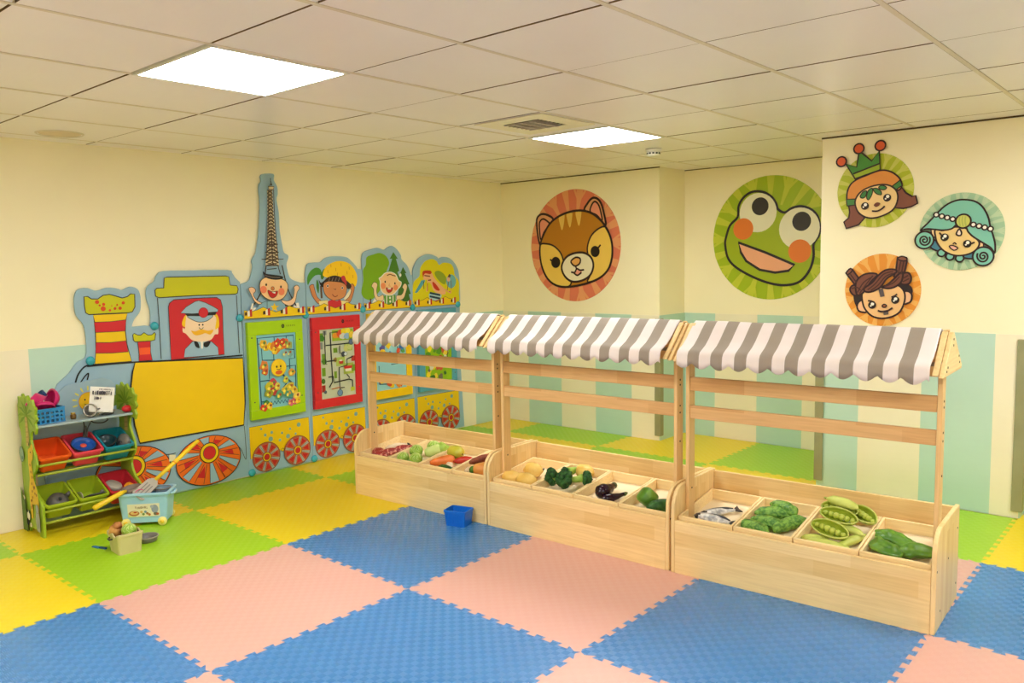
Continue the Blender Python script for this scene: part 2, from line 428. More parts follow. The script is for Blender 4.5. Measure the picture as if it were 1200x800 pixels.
# ================================================================= interlocking foam mats
def foam(name, c, c2, rough, dr=0.09):
    m = mat(name, c, rough=rough, spec=0.85, c2=c2, scale=1.2)
    nt = m.node_tree; N = nt.nodes; L = nt.links; b = N['Principled BSDF']
    tc = N.new('ShaderNodeTexCoord')
    ck = N.new('ShaderNodeTexChecker'); ck.inputs['Scale'].default_value = 1/0.0286; L.new(tc.outputs['Object'], ck.inputs['Vector'])
    w1 = N.new('ShaderNodeTexWave'); w1.bands_direction = 'X'; w1.inputs['Scale'].default_value = 1/0.0135/ (2*PI) * 3.14
    w2 = N.new('ShaderNodeTexWave'); w2.bands_direction = 'Y'; w2.inputs['Scale'].default_value = 1/0.0135/ (2*PI) * 3.14
    L.new(tc.outputs['Object'], w1.inputs[0]); L.new(tc.outputs['Object'], w2.inputs[0])
    mx = N.new('ShaderNodeMix'); mx.data_type = 'FLOAT'; L.new(ck.outputs['Fac'], mx.inputs[0]); L.new(w1.outputs['Fac'], mx.inputs[2]); L.new(w2.outputs['Fac'], mx.inputs[3])
    bp = N.new('ShaderNodeBump'); bp.inputs['Strength'].default_value = 0.10; bp.inputs['Distance'].default_value = 0.003
    L.new(mx.outputs[0], bp.inputs['Height']); L.new(bp.outputs[0], b.inputs['Normal'])
    rg = N.new('ShaderNodeMapRange'); rg.inputs[3].default_value = rough-dr; rg.inputs[4].default_value = rough+dr
    L.new(ck.outputs['Fac'], rg.inputs[0]); L.new(rg.outputs[0], b.inputs['Roughness'])
    return m
M_foam = {'pink': foam('foam_pink', (218, 168, 156), (215, 163, 151), 0.40), 'blue': foam('foam_blue', (60, 126, 188), (57, 122, 184), 0.36),
          'yellow': foam('foam_yellow', (234, 208, 10), (231, 203, 8), 0.44, 0.05), 'green': foam('foam_green', (158, 204, 24), (154, 199, 20), 0.44, 0.05)}
MAT_TH = 0.0064
def mat_xy(i, j): return Vector((i*math.cos(MAT_TH)-j*math.sin(MAT_TH), i*math.sin(MAT_TH)+j*math.cos(MAT_TH)))
NT, TH_ = 12, 0.0115
def edge(flip, s0=0.0, s1=1.0):
    """zigzag of a joint along 0..1, offset towards + or -"""
    out = []
    for k in range(NT):
        for s, o in ((0.03, -1), (0.29, -1), (0.21, 1), (0.79, 1), (0.71, -1), (0.97, -1)):
            out.append(((k+s)/NT, o*TH_))
    return out
def mat_outline(toothed, x0=0.0, x1=1.0, y0=0.0, y1=1.0):
    """toothed: the sides (W E S N) that interlock; a mat cut to the wall keeps its cut sides straight"""
    S = edge(0); P = [(x0, y0)]
    inx = [q for q in S if x0+.02 < q[0] < x1-.02]; iny = [q for q in S if y0+.02 < q[0] < y1-.02]
    if 'S' in toothed: P += [(s, o) for s, o in inx]
    P.append((x1, y0))
    if 'E' in toothed: P += [(1+o, s) for s, o in iny]
    P.append((x1, y1))
    if 'N' in toothed: P += [(s, 1+o) for s, o in reversed(inx)]
    P.append((x0, y1))
    if 'W' in toothed: P += [(o, s) for s, o in reversed(iny)]
    return P
def hue(i, j):
    if i >= 0 and j <= 1: return 'pink' if (i+j) % 2 else 'blue'
    return 'yellow' if (i+j) % 2 else 'green'
def foam_mat(i, j, label, clip=None):
    c = hue(i, j); clip = dict(clip or {}); t = {'W', 'E', 'S', 'N'}-set(clip.pop('plain', ''))
    P = mat_outline(t, **clip)
    o = MB().prism(P, -0.018, 0.0, 'z').build('foam_mat', M_foam[c])
    b = mat_xy(i, j); o.location = (b.x, b.y, 0); o.rotation_euler = (0, 0, MAT_TH)
    tag(o, label, 'foam mat', 'interlocking foam floor mats')
    return o
def room_clip(i, j):
    b = mat_xy(i, j); c = {}; pl = ''
    if i == -2: c['x0'] = XL+0.012-b.x; pl += 'W'
    if j == 3:
        c['y1'] = (YB if i < 0 else YR)-0.016-b.y; pl += 'N'
    if (i, j) == (1, 3): c['x1'] = XP0-0.02-b.x; pl += 'E'
    if (i, j) == (2, 2): c['y1'] = YP-0.024-b.y; pl += 'N'
    if (i, j) == (3, 3): c['x0'] = max(0.0, XP1+0.03-b.x); pl += 'W'
    if pl: c['plain'] = pl
    return c or None
for i, j, lab in [
 (0, -1, 'large pink foam mat between the yellow-green mats and the near blue mats'),
 (0, 0, 'blue foam mat that the small blue box stands on'),
 (1, 0, 'pink foam mat meeting the front panel of the middle stall'),
 (1, -1, 'blue foam mat with shiny checks in the middle of the near edge'),
 (0, -2, 'blue foam mat bordering the yellow mat nearest the picture corner'),
 (-1, -1, 'light green foam mat under the beige basket of play vegetables'),
 (-1, 0, 'large yellow foam mat between the toy cart and the end of the first stall'),
 (-2, -1, 'yellow foam mat under the toy storage rack'),
 (-2, 0, 'narrow green foam mat running along the painted engine wheels'),
 (-2, 1, 'narrow yellow foam mat running along the red-framed game board carriage'),
 (-1, 1, 'green foam mat mostly covered by the end of the first stall'),
 (-1, -2, 'yellow foam mat at the picture edge in front of the toy rack'),
 (-2, -2, 'corner of green foam mat between toy rack and picture edge'),
 (2, 0, 'blue foam mat along the front panel of the stall with peas and fish'),
 (2, -1, 'pink foam mat cut by the bottom edge between two blue mats'),
 (1, -2, 'tip of pink foam mat at the bottom edge below the large pink one'),
 (3, 0, 'pink foam mat at the near outer corner of the pea and fish stall'),
 (3, 1, 'blue foam mat beside the outer end panel of the pea and fish stall'),
 (2, 1, 'pink foam mat under the pea and fish stall, showing behind its end panel'),
 (2, 2, 'bright green foam mat at the foot of the pillar with three stickers'),
 (3, 2, 'yellow foam mat next to the olive corner guard beyond the last stall'),
 (-2, 3, 'yellow foam mat in the far room corner behind the first stall'),
 (-1, 3, 'green foam mat along the wall under the chipmunk sticker'),
 (0, 3, 'yellow foam mat at the inner wall corner seen through the middle rails'),
 (1, 3, 'green foam mat in the recess under the frog sticker'),
 (-2, 2, 'green foam mat along the blue game board carriage behind the first stall'),
 (-1, 2, 'yellow foam mat hidden behind the first stall'),
 (0, 2, 'green foam mat hidden behind the middle stall'),
 (1, 2, 'yellow foam mat hidden behind the joint of middle and last stall'),
 (0, 1, 'pink foam mat hidden under the first and middle stall'),
 (1, 1, 'blue foam mat hidden under the middle stall'),
 (3, -1, 'blue foam mat past the bottom edge of the picture, beside the near pink corner mat'),
 (2, -2, 'blue foam mat past the bottom edge below the cut pink mat'),
 (4, 0, 'blue foam mat past the side edge next to the near pink corner mat'),
 (4, 1, 'pink foam mat past the side edge next to the blue mat by the end panel'),
 (4, 2, 'green foam mat past the side edge next to the yellow mat by the pillar'),
 (3, 3, 'green foam mat in the opening beyond the pillar'),
 (0, -3, 'pink foam mat past the picture corner next to the near blue mat'),
 (-1, -3, 'green foam mat past the picture edge next to the near yellow mat'),
]:
    foam_mat(i, j, lab, room_clip(i, j))

# ================================================================= toy train of wall panels
XT = XL+0.022                                      # face of the boards
def T2(x, y): p = on_x(x, y, XT); return (p.y, p.z)
def T3(u, v, h): return Vector((XT+h, u, v))
C_BLUE = (152, 184, 204); C_BLUE2 = (147, 179, 199); C_YEL = (238, 196, 0); C_LIME = (198, 196, 6); C_RED = (206, 34, 44); C_ORG = (240, 112, 28)
C_BLK = (22, 22, 26); C_TEAL = (56, 170, 190); C_SKIN = (244, 196, 140); C_WHT = (240, 234, 220); C_LINE = (60, 52, 46)
M_board = mat('board_sky_blue', C_BLUE, rough=0.42, c2=C_BLUE2, scale=2)
M_knob = mat('knob_teal', C_TEAL, rough=0.25, coat=0.3)
def Tz(x0, y0, s): return lambda pts: [T2(x0+x/s, y0+y/s) for x, y in pts]
def knob(parent, px_, base):
    u, v = T2(*px_); m = Matrix.Translation(Vector((XT, u, max(v, 0.03)))) @ Matrix.Rotation(PI/2, 4, 'Y')
    MB().lathe([(0.026, 0.0), (0.028, 0.006), (0.024, 0.016), (0.012, 0.022), (0, 0.0235)], 20, M=m).build('knob', M_knob, parent, base)

def wheel(A, o, R, c_spoke, c_tri, hubr, rings=10, sq=1.0, hub=None, lw=0.004, wide=None):
    """cart wheel: rim disc, tapering spokes, wedge triangles, ringed hub"""
    hub = hub or o
    A.ring(o, R*sq, R, c_spoke, C_BLK, lw, 40)
    for k in range(rings):
        a = 2*PI*(k+0.25)/rings; d = PI/rings
        def at(an, f):
            rim = (o[0]+R*0.97*math.cos(an), o[1]+R*sq*0.97*math.sin(an))
            return (hub[0]+(rim[0]-hub[0])*f, hub[1]+(rim[1]-hub[1])*f)
        if wide:
            if k % 2: A.raw([at(a-d*0.50, 0.96), at(a+d*0.50, 0.96), at(a+d*0.62, 0.35), at(a-d*0.62, 0.35)], wide); A.rawline([at(a, 0.96), at(a, 0.36)], lw*0.6, C_LINE); continue
            A.raw([at(a-d*1.25, 0.90), at(a+d*1.25, 0.90), at(a+d*.2, 0.40), at(a-d*.2, 0.40)], c_tri); A.rawline([at(a-d*1.25, 0.90), at(a+d*1.25, 0.90), at(a+d*.2, 0.40), at(a-d*.2, 0.40)], lw*0.7, (226, 140, 60), True); continue
        A.raw([at(a-d*0.62, 0.98), at(a+d*0.62, 0.98), at(a+d*0.55, 0.35), at(a-d*0.55, 0.35)], C_BLUE if k % 2 else c_spoke)
        if k % 2 == 0: A.raw([at(a-d*0.62, 0.80), at(a+d*0.62, 0.80), at(a, 0.42)], c_tri)
        A.rawline([at(a-d*0.6, 0.98), at(a-d*0.5, 0.36)], lw*0.6, C_LINE); A.rawline([at(a+d*0.6, 0.98), at(a+d*0.5, 0.36)], lw*0.6, C_LINE)
    A.ring(hub, hubr, hubr, C_YEL, C_BLK, lw); A.ring(hub, hubr*0.66, hubr*0.66, c_tri, C_LINE, lw*0.7)

# ---- the engine
b0 = Vector((XL+0.003, 0.1, 0.0))
eng = thing('train_engine_panel', 'sky blue engine-shaped wall panel with moustached driver and yellow boiler', 'wall panel', b0, group='train-shaped wall panels')
out = [(81, 437.5), (90, 425), (98.7, 420), (101, 416), (101.7, 410), (101, 397), (98, 380.5), (89.7, 370), (87.2, 358), (87.5, 346), (92, 339), (102.5, 337.5), (113, 340.7), (125, 337), (137, 338), (143, 339.7),
       (152, 336), (161, 338.5), (164.7, 347.5), (164.3, 364), (158, 373), (154.7, 381), (156.5, 382.7), (170, 381.2), (176, 380.5), (176, 364), (172, 350.5), (171.5, 340), (174.5, 334), (180.7, 329.5), (183.7, 322.7), (192, 317.5),
       (225, 316.7), (267, 316.3), (272, 319.7), (276, 325.7), (281.2, 330.5)]
P = [T2(*p) for p in out]
P = P[:1]+[tuple(q) for q in catmull([(a, b, 0) for a, b in P], False, 3)][1:]
P = [(p[0], p[1]) for p in P]
P = [(-0.62, 0.012), (-0.70, 0.2), (-0.72, 0.5), (-0.66, 0.72), (-0.60, 0.84)]+P+[(0.644, T2(283, 372)[1]), (0.651, 0.012)]
MB().prism(P, XL+0.0085, XT, 'x').build('board', M_board, eng, b0, bevel=0.003)
A = Art(T2, T3)
# chimneys
A.src(80, 325, 6.6667)
A.poly([(193, 290), (462, 278), (448, 340), (446, 420), (458, 520), (495, 655), (208, 678), (216, 560), (212, 440), (204, 345)], C_YEL, line=C_LINE, w=0.006)
A.poly([(202, 350), (330, 345), (452, 330), (444, 418), (330, 425), (212, 430)], C_RED, line=C_LINE, w=0.004)
A.poly([(216, 508), (330, 508), (450, 494), (468, 580), (340, 590), (212, 592)], C_RED, line=C_LINE, w=0.004)
A.poly([(122, 150), (150, 148), (180, 168), (230, 168), (270, 140), (320, 132), (370, 145), (420, 160), (460, 150), (485, 128), (518, 130), (520, 230), (500, 268), (470, 276), (300, 282), (160, 290), (135, 275), (125, 220)], C_LIME, line=C_LINE, w=0.006)
for x, y, r in [(224, 192, 13), (272, 244, 16), (275, 210, 10), (244, 218, 7), (324, 256, 8), (364, 243, 9), (404, 240, 11), (428, 198, 10), (380, 214, 6), (338, 222, 4)]: A.circ((x, y), r*0.00098, (214, 70, 20), n=14)
A.poly([(540, 500), (640, 496), (640, 580), (655, 645), (550, 655), (552, 600)], C_RED, line=C_LINE, w=0.005)
A.poly([(552, 550), (640, 545), (638, 598), (555, 604)], (240, 90, 40))
A.poly([(502, 450), (512, 436), (540, 450), (565, 450), (590, 430), (620, 450), (650, 448), (672, 428), (680, 440), (674, 488), (640, 496), (520, 503), (508, 490)], C_LIME, line=C_LINE, w=0.005)
# smokebox black strokes
A.src(0, 380, 8)
A.line([(705, 545), (730, 470), (780, 405), (830, 382), (900, 378)], 0.010, C_BLK, True)
A.line([(750, 548), (790, 490), (822, 458), (826, 475), (815, 520)], 0.008, C_BLK, True)
# cab
A.src(165, 310, 6.6667)
A.line([(128, 260), (145, 500), (157, 735)], 0.005, C_LINE); A.line([(745, 240), (768, 690)], 0.005, C_LINE)
A.poly([(180, 105), (200, 98), (660, 88), (685, 95), (695, 160), (748, 165), (758, 190), (752, 222), (735, 230), (430, 240), (140, 258), (112, 245), (108, 200), (122, 185), (176, 182)], C_LIME, line=C_LINE, w=0.006)
A.poly([(235, 745), (225, 560), (213, 330), (222, 300), (255, 274), (420, 262), (590, 256), (620, 275), (635, 330), (640, 520), (650, 700)], C_RED, line=C_LINE, w=0.005)
A.poly([(335, 725), (342, 660), (400, 600), (470, 590), (550, 600), (600, 645), (605, 705)], C_BLUE, line=C_LINE, w=0.004)
A.poly([(322, 440), (345, 395), (375, 395), (370, 470), (335, 485), (320, 470)], (246, 196, 20), True)
A.poly([(560, 420), (585, 385), (605, 420), (608, 480), (590, 510), (560, 480)], (246, 196, 20), True)
A.poly([(325, 490), (340, 500), (350, 420), (370, 400), (570, 395), (578, 500), (600, 495), (600, 540), (575, 545), (545, 585), (480, 602), (400, 590), (350, 540), (325, 525)], (246, 214, 178), True)
A.poly([(308, 378), (350, 330), (420, 288), (450, 280), (500, 296), (560, 325), (600, 350), (596, 368), (400, 384)], C_BLUE, line=C_LINE, w=0.004)
A.poly([(340, 384), (470, 378), (588, 368), (580, 392), (470, 400), (360, 402)], C_BLK)
A.poly([(360, 402), (470, 400), (560, 395), (520, 435), (470, 448), (420, 440)], C_BLUE, True, C_LINE, 0.004)
A.circ((485, 374), 0.034, C_RED, (160, 20, 30), 0.004)
A.circ((452, 470), 0.006, C_BLK); A.circ((480, 469), 0.006, C_BLK)
A.line([(450, 490), (468, 505), (485, 490)], 0.004, C_LINE, True)
A.poly([(390, 515), (420, 520), (470, 505), (520, 515), (562, 508), (540, 545), (500, 535), (470, 545), (430, 552), (405, 540)], (240, 178, 30), True)
A.poly([(412, 600), (440, 605), (455, 650), (425, 640)], C_BLK, True); A.poly([(490, 608), (540, 598), (520, 640), (490, 640)], C_BLK, True)
A.poly([(462, 600), (482, 600), (480, 655), (468, 655)], C_WHT)
# boiler
A.src(70, 420, 4.4435)
A.poly([(390, 18), (950, -4), (958, 120), (962, 230), (955, 345), (680, 393), (415, 440), (388, 350), (372, 250), (368, 140), (376, 70)], C_YEL, line=C_BLK, w=0.010)
A.line([(140, 40), (250, 28), (390, 18), (700, 3), (950, -18)], 0.009, C_BLK)
A.line([(388, 460), (470, 490), (560, 498), (600, 490)], 0.005, C_LINE, True)
A.line([(958, 350), (968, 520), (940, 470), (905, 440)], 0.004, C_LINE, True)
# driving wheels and coupling rod
wheel(A, (0.340, 0.188), 0.240, C_ORG, C_RED, 0.070, 12, 0.72, (0.340, 0.242), 0.006)
wheel(A, (-0.185, 0.205), 0.245, C_ORG, C_RED, 0.072, 12, 0.72, (-0.185, 0.250), 0.006)
A.src(0, 0, 1)
A.poly([T for T in [(196.5, 532), (204, 532), (203, 539), (196, 540)]], (238, 228, 190))
A.build('printed_engine', eng, b0)
for p in [(180.6, 381.8), (105.6, 422.6), (280.6, 372.4), (200.7, 574)]: knob(eng, p, b0)

# ---- four carriages, all of one size
U0, PITCH_C = 0.655, 0.5475
def castle_blocks(A, u0, v0, n=4, w=0.51):
    for k in range(n):
        u = u0+0.035+k*(w-0.07)/(n-1); v = v0+0.035
        A.raw([(u-0.030, v-0.012), (u-0.012, v-0.010), (u-0.012, v+0.016), (u-0.030, v+0.012)], (60, 30, 28))
        A.raw([(u-0.008, v-0.018), (u+0.008, v-0.016), (u+0.008, v+0.026), (u-0.008, v+0.018)], C_WHT)
        A.raw([(u+0.010, v-0.022), (u+0.028, v-0.020), (u+0.028, v+0.034), (u+0.010, v+0.030)], (190, 40, 40))
def carriage_common(A, k):
    u0 = U0+PITCH_C*k
    v0 = 1.158
    u1 = u0+0.515
    top = [(u1, v0+0.062), (u1-0.04, v0+0.052), (u1-0.09, v0+0.058), (u1-0.14, v0+0.078), (u1-0.20, v0+0.05), (u1-0.255, v0+0.036), (u1-0.31, v0+0.056), (u1-0.36, v0+0.078), (u1-0.41, v0+0.06), (u1-0.46, v0+0.05), (u1-0.49, v0+0.056), (u1-0.515, v0+0.062)]
    A.raw([(u0, v0), (u1, v0)]+top, C_YEL)
    A.rawline([(u0, v0), (u1, v0)]+top, 0.003, C_LINE, True)
    castle_blocks(A, u0, v0)
def lower_band(A, k):
    u0 = U0+PITCH_C*k
    A.raw([(u0+0.008, 0.366), (u0+0.52, 0.364), (u0+0.523, 0.13), (u0+0.27, 0.15), (u0+0.008, 0.13)], C_YEL)
    A.rawline([(u0+0.008, 0.130), (u0+0.008, 0.366), (u0+0.52, 0.364), (u0+0.523, 0.13)], 0.003, C_LINE)
    for (x, y, r) in [(167, 592, 10), (145, 575, 6), (130, 550, 5), (172, 565, 6), (205, 597, 6), (240, 582, 9), (215, 568, 5), (250, 552, 5), (273, 573, 5), (288, 535, 9)]:
        f = (x-82)/252; A.ring((u0+0.008+0.512*f, 0.366-(y-(543-40*f))*0.00185), r*0.0019, r*0.0019, (128, 168, 160), n=16)
    wheel(A, (u0+0.138, 0.124), 0.116, (178, 92, 66), (196, 34, 40), 0.034, 16, 0.95, None, 0.003, (176, 182, 172))
    wheel(A, (u0+0.402, 0.126), 0.118, (178, 92, 66), (196, 34, 40), 0.034, 16, 0.95, None, 0.003, (176, 182, 172))
    A.ring((u0+0.27, 0.155), 0.012, 0.012, C_YEL, C_LINE, 0.003, 12)

outs = [
 [(283, 332.4), (291, 329.2), (293.7, 323.7), (296, 312.5), (295, 306), (297, 300.6), (300, 295.6), (303, 275), (304.4, 250), (304.4, 232), (303.4, 225), (303.7, 216), (305.6, 212.5), (306, 204.4), (320.6, 203.7), (321, 211), (325, 218.7), (325.6, 227.5), (324.4, 233.7), (327, 250), (328, 270), (331, 287.5), (333, 295.6), (337.5, 298.7), (338, 302.5), (336, 310), (338.7, 322.5), (342.5, 327.5), (352, 331)],
 [(352.5, 331.5), (352.5, 323.7), (360, 310), (367.5, 307.5), (375.6, 307), (381, 302.5), (390, 300.2), (405, 301), (411, 305), (417.5, 312), (419, 315)],
 [(419.5, 314), (421, 303.6), (426, 295.7), (435, 292), (443, 290.3), (450, 292.6), (454.4, 289.6), (460, 288), (465.6, 292.4), (470, 299), (470.7, 303.6), (477, 310.4), (480, 317), (481.5, 322)],
 [(482.5, 322), (484.7, 313.7), (490, 303.6), (498, 298.6), (505, 298), (512, 300.8), (514, 303), (518.5, 301), (526, 302), (532, 307), (536.5, 315), (538, 322.7), (539, 336), (539.3, 350)]]
labels = ['carriage wall panel with the iron tower and a boy in a beret', 'carriage wall panel with a girl under a yellow beret and palm tree',
          'carriage wall panel with a laughing child before green trees', 'carriage wall panel with a red-capped figure before a yellow bush']
labels[1] = 'carriage wall panel with a dark-skinned girl in a yellow straw hat'
cars = []
for k in range(4):
    u0 = U0+PITCH_C*k-0.003; u1 = U0+PITCH_C*(k+1)-0.007
    base = Vector((XL+0.003, (u0+u1)/2, 0))
    t = thing('train_carriage_panel', labels[k], 'wall panel', base, group='train-shaped wall panels')
    P = [T2(*p) for p in outs[k]]
    P = [(min(max(a, u0), u1+(0.03 if k == 3 else 0)), b) for a, b in P]
    C = [(q[0], q[1]) for q in catmull([(a, b, 0) for a, b in P], False, 3)]
    C = [(min(max(a, u0), u1+(0.03 if k == 3 else 0)), b) for a, b in C]
    poly = [(u0, 0.012)]+[(u0, C[0][1]-0.002)]+C+([(u1, C[-1][1]-0.002)] if k < 3 else [(u1+0.012, 1.0), (u1+0.015, 0.6)])+[(u1 if k < 3 else u1+0.045, 0.012)]
    Q = []
    for p in poly:
        if not Q or (Vector(p)-Vector(Q[-1])).length > 1e-4: Q.append(p)
    MB().prism(Q, XL+0.0085, XT, 'x').build('board', M_board, t, base, bevel=0.003)
    A = Art(T2, T3)
    if k == 0:
        # lattice tower
        A.src(280, 200, 8)
        def lev(y): f = (y-150)/(950-150); return 288+14*f-24-46*f*f, 288+14*f+24+46*f*f
        CT = (226, 206, 160); CL = (78, 58, 44)
        for y0 in range(180, 880, 34):
            a0, b0_ = lev(y0); a1, b1 = lev(y0+34)
            w = 0.30
            A.poly([(a0, y0), (b0_, y0), (b1, y0+34), (a1, y0+34)], CT)
            for xa, xb in ((a0, b1), (b0_, a1), ((a0+b0_)/2, b1), ((a0+b0_)/2, a1)): A.line([(xa, y0), (xb, y0+34)], 0.006, CL)
        A.line([(lev(y)[0], y) for y in range(180, 900, 60)], 0.006, CL); A.line([(lev(y)[1], y) for y in range(180, 900, 60)], 0.006, CL)
        A.line([(290, 560), (305, 890)], 0.008, CL)
        for y in (690, 765): A.line([(lev(y)[0]-10, y), (lev(y)[1]+10, y)], 0.008, CL)
        A.line([(200, 830), (405, 828)], 0.006, CL)
        A.poly([(262, 148), (315, 148), (308, 180), (268, 180)], CT, line=CL, w=0.006); A.poly([(278, 140), (288, 100), (300, 140)], (40, 30, 26)); A.line([(284, 110), (282, 70)], 0.006, (40, 30, 26))
        A.src(280, 290, 8)
        for xs in ((232, 178), (380, 172)):
            A.line([(xs[0]+10, 165), (xs[0]-30 if xs[0] < 300 else xs[0]+70, 400), (xs[0]-150 if xs[0] < 300 else xs[0]+175, 600)], 0.010, (60, 50, 44), True)
        A.line([(240, 170), (350, 165), (375, 250)], 0.008, (60, 50, 44)); A.line([(250, 205), (340, 195)], 0.006, (60, 50, 44))
        # legs of the tower, clear shirt, arms, head
        A.poly([(85, 605), (110, 520), (125, 525), (108, 610)], C_WHT); A.poly([(520, 520), (545, 515), (560, 590), (535, 590)], C_WHT)
        A.poly([(105, 610), (135, 560), (185, 600)], C_WHT, True); A.poly([(480, 585), (510, 540), (540, 585)], C_WHT, True)
        A.poly([(130, 590), (190, 520), (250, 500), (400, 500), (430, 560), (420, 600), (330, 628), (230, 600)], (132, 172, 190), line=C_LINE, w=0.003)
        A.line([(250, 500), (250, 590)], 0.004, C_BLK); A.line([(418, 540), (490, 545)], 0.010, C_LINE)
        A.poly([(318, 515), (330, 545), (362, 545), (335, 565), (350, 600), (318, 578), (290, 600), (302, 565), (280, 548), (308, 545)], C_YEL)
        A.poly([(75, 385), (105, 370), (135, 385), (140, 410), (120, 440), (150, 490), (200, 520), (170, 530), (130, 500), (100, 440)], (240, 190, 150), True, C_LINE, 0.004)
        A.poly([(500, 370), (530, 352), (552, 380), (530, 420), (510, 510), (460, 545), (400, 520), (385, 490), (440, 500), (490, 470), (505, 400)], (240, 196, 156), True, C_LINE, 0.004)
        A.poly([(180, 340), (200, 300), (250, 275), (330, 285), (400, 300), (435, 330), (445, 370), (430, 430), (390, 480), (320, 498), (250, 480), (200, 440), (182, 390)], C_SKIN, True, C_LINE, 0.005)
        A.poly([(208, 222), (240, 245), (310, 255), (390, 268), (392, 292), (330, 302), (260, 290), (222, 265)], C_BLK, True)
        A.line([(230, 262), (300, 278), (370, 280)], 0.006, (120, 100, 90), True)
        A.circ((215, 393), 0.027, (240, 130, 90)); A.circ((383, 413), 0.027, (240, 130, 90))
        for p in ((240, 348), (377, 367)): A.circ(p, 0.010, C_BLK, sx=0.7)
        A.circ((300, 383), 0.014, (206, 120, 60), C_LINE, 0.003)
        A.poly([(255, 400), (300, 415), (346, 408), (335, 450), (300, 472), (268, 450)], (196, 24, 24), True, C_LINE, 0.004); A.poly([(292, 418), (326, 415), (324, 432), (306, 426)], C_WHT)
    if k == 1:
        A.src(350, 295, 8)
        A.poly([(85, 310), (80, 240), (110, 180), (160, 148), (205, 165), (215, 220), (190, 215), (150, 225), (110, 270)], (70, 140, 40), True)
        A.poly([(205, 220), (235, 160), (262, 165), (250, 215), (220, 260)], (60, 120, 40), True); A.poly([(170, 260), (190, 310), (185, 390), (165, 330)], (60, 120, 40), True)
        A.line([(208, 320), (215, 435)], 0.018, (96, 70, 50)); A.line([(215, 510), (217, 560)], 0.03, (110, 40, 30))
        A.poly([(225, 215), (255, 140), (320, 98), (390, 85), (470, 108), (525, 170), (548, 240), (535, 320), (500, 310), (420, 250), (330, 225), (270, 240)], (250, 200, 20), True)
        for x, y in ((300, 130), (345, 165), (395, 120), (450, 195), (505, 230), (470, 150), (270, 185), (360, 210)): A.line([(x, y-14), (x+3, y+16)], 0.004, (190, 120, 20))
        A.poly([(420, 440), (495, 330), (515, 330), (500, 400), (450, 470)], (240, 226, 190))
        A.poly([(100, 320), (135, 305), (145, 340), (170, 420), (215, 465), (180, 485), (130, 420), (108, 360)], (206, 130, 80), True, C_LINE, 0.004)
        A.poly([(470, 330), (500, 300), (520, 330), (508, 400), (480, 470), (440, 480), (430, 460), (470, 420), (490, 360)], (206, 130, 80), True, C_LINE, 0.004)
        A.poly([(185, 460), (270, 450), (275, 510), (190, 500)], (238, 220, 150), line=C_LINE, w=0.003); A.poly([(392, 455), (465, 460), (460, 500), (395, 505)], (238, 220, 150), line=C_LINE, w=0.003)
        A.poly([(228, 330), (240, 290), (300, 270), (380, 275), (440, 310), (445, 370), (420, 425), (340, 455), (280, 435), (240, 390)], (212, 136, 84), True, C_LINE, 0.004)
        A.poly([(185, 260), (200, 310), (225, 330), (240, 285), (300, 278), (400, 290), (440, 320), (460, 350), (490, 330), (480, 300), (420, 250), (340, 222), (270, 240), (230, 275), (205, 290)], (44, 30, 28), True)
        for x in (290, 320, 350, 380): A.line([(x, 240), (x-12, 275)], 0.004, (150, 130, 120))
        A.poly([(395, 235), (425, 225), (445, 280), (440, 320), (425, 290), (405, 270)], (190, 50, 60), True)
        for p in ((268, 320), (405, 338)): A.circ(p, 0.011, C_WHT); A.circ(p, 0.008, C_BLK)
        A.line([(325, 345), (340, 355), (345, 342)], 0.004, C_LINE, True); A.line([(310, 398), (335, 420), (362, 408)], 0.006, (120, 50, 40), True)
        A.poly([(270, 470), (310, 450), (350, 460), (385, 450), (398, 490), (392, 530), (345, 555), (290, 540)], (206, 40, 50), True)
    if k == 2:
        A.src(415, 280, 8.892)
        A.poly([(75, 560), (95, 430), (90, 330), (120, 270), (130, 190), (200, 160), (270, 145), (335, 180), (365, 250), (340, 330), (300, 480), (200, 620), (120, 625)], (122, 168, 16), True)
        A.poly([(408, 135), (455, 205), (435, 205), (470, 330), (450, 345), (500, 470), (340, 470), (310, 350), (360, 330), (395, 205), (370, 205)], (72, 124, 36))
        A.poly([(508, 290), (545, 355), (528, 355), (575, 470), (558, 475), (590, 570), (570, 575), (588, 655), (440, 660), (470, 480), (478, 360)], (62, 110, 36))
        A.line([(170, 620), (172, 700)], 0.014, (90, 50, 34)); A.line([(508, 640), (508, 700)], 0.02, (90, 50, 34))
        A.poly([(195, 650), (240, 600), (310, 590), (310, 690), (190, 705)], C_WHT, True); A.poly([(440, 600), (500, 590), (490, 660), (440, 680)], (206, 216, 190), True)
        A.poly([(308, 590), (430, 580), (432, 660), (350, 700), (318, 680)], (98, 152, 60))
        for x in (338, 404): A.line([(x, 588), (x, 690)], 0.010, C_WHT)
        A.circ((372, 612), 0.010, C_WHT); A.circ((374, 650), 0.010, C_WHT)
        for pts in ([(180, 490), (205, 450), (240, 470), (232, 540), (250, 600), (300, 580), (300, 640), (235, 640), (205, 580), (200, 520)], [(500, 500), (525, 462), (550, 490), (535, 560), (510, 620), (450, 640), (440, 590), (490, 580), (515, 530)]):
            A.poly(pts, (238, 206, 160), True, C_LINE, 0.004)
        A.poly([(258, 410), (280, 395), (320, 355), (375, 345), (430, 370), (460, 430), (488, 450), (480, 490), (455, 520), (410, 570), (360, 585), (300, 560), (272, 510), (268, 440)], C_SKIN, True, C_WHT, 0.008)
        A.line([(340, 380), (370, 368), (400, 378), (430, 385)], 0.008, (110, 60, 40), True)
        A.circ((300, 488), 0.026, (240, 140, 90)); A.circ((430, 505), 0.024, (240, 140, 90))
        for p in ((320, 445), (422, 462)): A.circ(p, 0.010, C_BLK, sx=0.75)
        A.line([(365, 465), (358, 488), (375, 490)], 0.005, (190, 100, 60))
